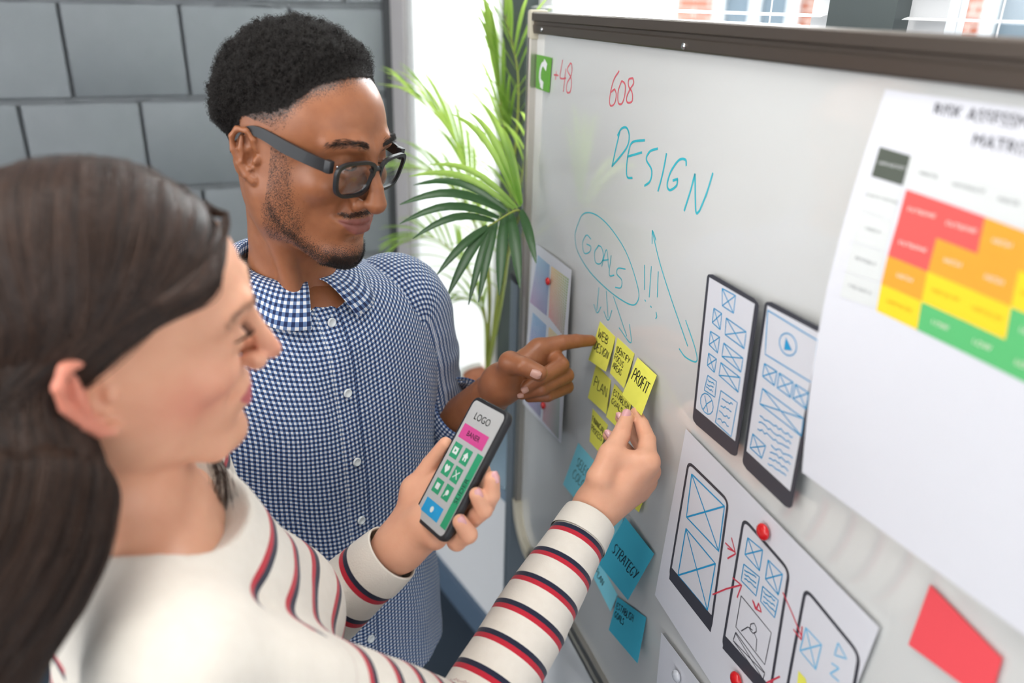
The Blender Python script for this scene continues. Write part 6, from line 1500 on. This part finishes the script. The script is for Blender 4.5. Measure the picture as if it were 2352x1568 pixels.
def tile(name, pts, material, off=.0004):
    q = [suv(*p_) for p_ in pts]; x0, x1 = (q[0][0] + q[3][0]) / 2, (q[1][0] + q[2][0]) / 2; y0, y1 = (q[2][1] + q[3][1]) / 2, (q[0][1] + q[1][1]) / 2
    mesh_obj(name, [PHP(x, y, PT_ + off) for x, y in ((x0, y0), (x1, y0), (x1, y1), (x0, y1))], [(0, 1, 2, 3)], material, scr, smooth=False); return (x0 + x1) / 2, (y0 + y1) / 2, x1 - x0, y1 - y0
def ptext(body, x, y, size, rot=0.0, material=M_INK):
    c = PHP(x, y, PT_ + .0006); ex = PHX * math.cos(rot) + PHY * math.sin(rot); ey = -PHX * math.sin(rot) + PHY * math.cos(rot)
    text_mesh('screen_text', body, size, material, Matrix([[ex[i], ey[i], PHZ[i], c[i]] for i in range(3)] + [[0, 0, 0, 1]]), scr)
M_GRN = mat('screen_green', srgb(46, 160, 112), .35); M_PNK = mat('screen_pink', srgb(214, 74, 146), .35); M_BLU = mat('screen_blue', srgb(36, 160, 216), .35); M_ICO = mat('screen_white', srgb(228, 236, 232), .35)
x, y = suv(830, 308); ptext('LOGO', x, y, .0118)
x, y, w, h = tile('banner', [(690, 320), (880, 455), (820, 570), (630, 430)], M_PNK); ptext('BANER', x, y, .0088)
icons = []
for q in ([(610, 470), (670, 505), (610, 625), (550, 585)], [(690, 530), (750, 565), (690, 685), (628, 650)], [(535, 615), (595, 655), (540, 765), (478, 725)], [(610, 670), (668, 705), (612, 830), (552, 790)], [(455, 760), (515, 795), (460, 905), (400, 865)], [(535, 815), (590, 850), (535, 970), (478, 930)]): icons.append(tile('app_tile', q, M_GRN))
def ipoly(c, pts, s_): mesh_obj('app_icon', [PHP(c[0] + a * s_, c[1] + b * s_, PT_ + .0007) for a, b in pts], [tuple(range(len(pts)))], M_ICO, scr, smooth=False)
s_ = min(icons[0][2], icons[0][3]) * .30
ipoly(icons[0], [(-1, -.8), (1, -.8), (1, .8), (-1, .8)], s_); mesh_obj('app_icon', [PHP(icons[0][0] + a * s_, icons[0][1] + b * s_, PT_ + .0009) for a, b in ((-.3, -.4), (.5, 0), (-.3, .4))], [(0, 1, 2)], M_GRN, scr, smooth=False)
ipoly(icons[1], [(-.7, -1), (-.2, -1), (-.2, -.3), (.2, -.3), (.2, -1), (.7, -1), (.7, 0), (1.1, 0), (0, 1.1), (-1.1, 0), (-.7, 0)], s_)
ipoly(icons[2], [(0, -1.1), (1, 0), (1, .6), (.5, .9), (0, .5), (-.5, .9), (-1, .6), (-1, 0)], s_)
ipoly(icons[3], [(-1, -.8), (-.8, -1), (1, .8), (.8, 1)], s_); ipoly(icons[3], [(1, -.8), (.8, -1), (-1, .8), (-.8, 1)], s_)
ipoly(icons[4], [(-.8, -.7), (.8, -.7), (.8, .7), (-.8, .7)], s_); ipoly(icons[5], [(.8 * math.cos(a), .8 * math.sin(a)) for a in np.linspace(0, 6.28, 12, endpoint=False)], s_ * .8); ipoly(icons[5], [(-.9, -1.1), (-.7, -1.2), (-.2, -.5), (-.4, -.3)], s_)
bx = tile('app_tile', [(370, 915), (505, 1020), (445, 1130), (315, 1020)], M_BLU); ipoly(bx, [(math.cos(a), math.sin(a)) for a in np.linspace(0, 6.28, 14, endpoint=False)], s_ * .7)
x, y, w, h = tile('slider_bar', [(785, 585), (830, 610), (515, 1195), (470, 1155)], M_GRN); x2, y2 = suv(655, 890); ptext('SLIDER', x, y2, .0098, math.pi / 2)
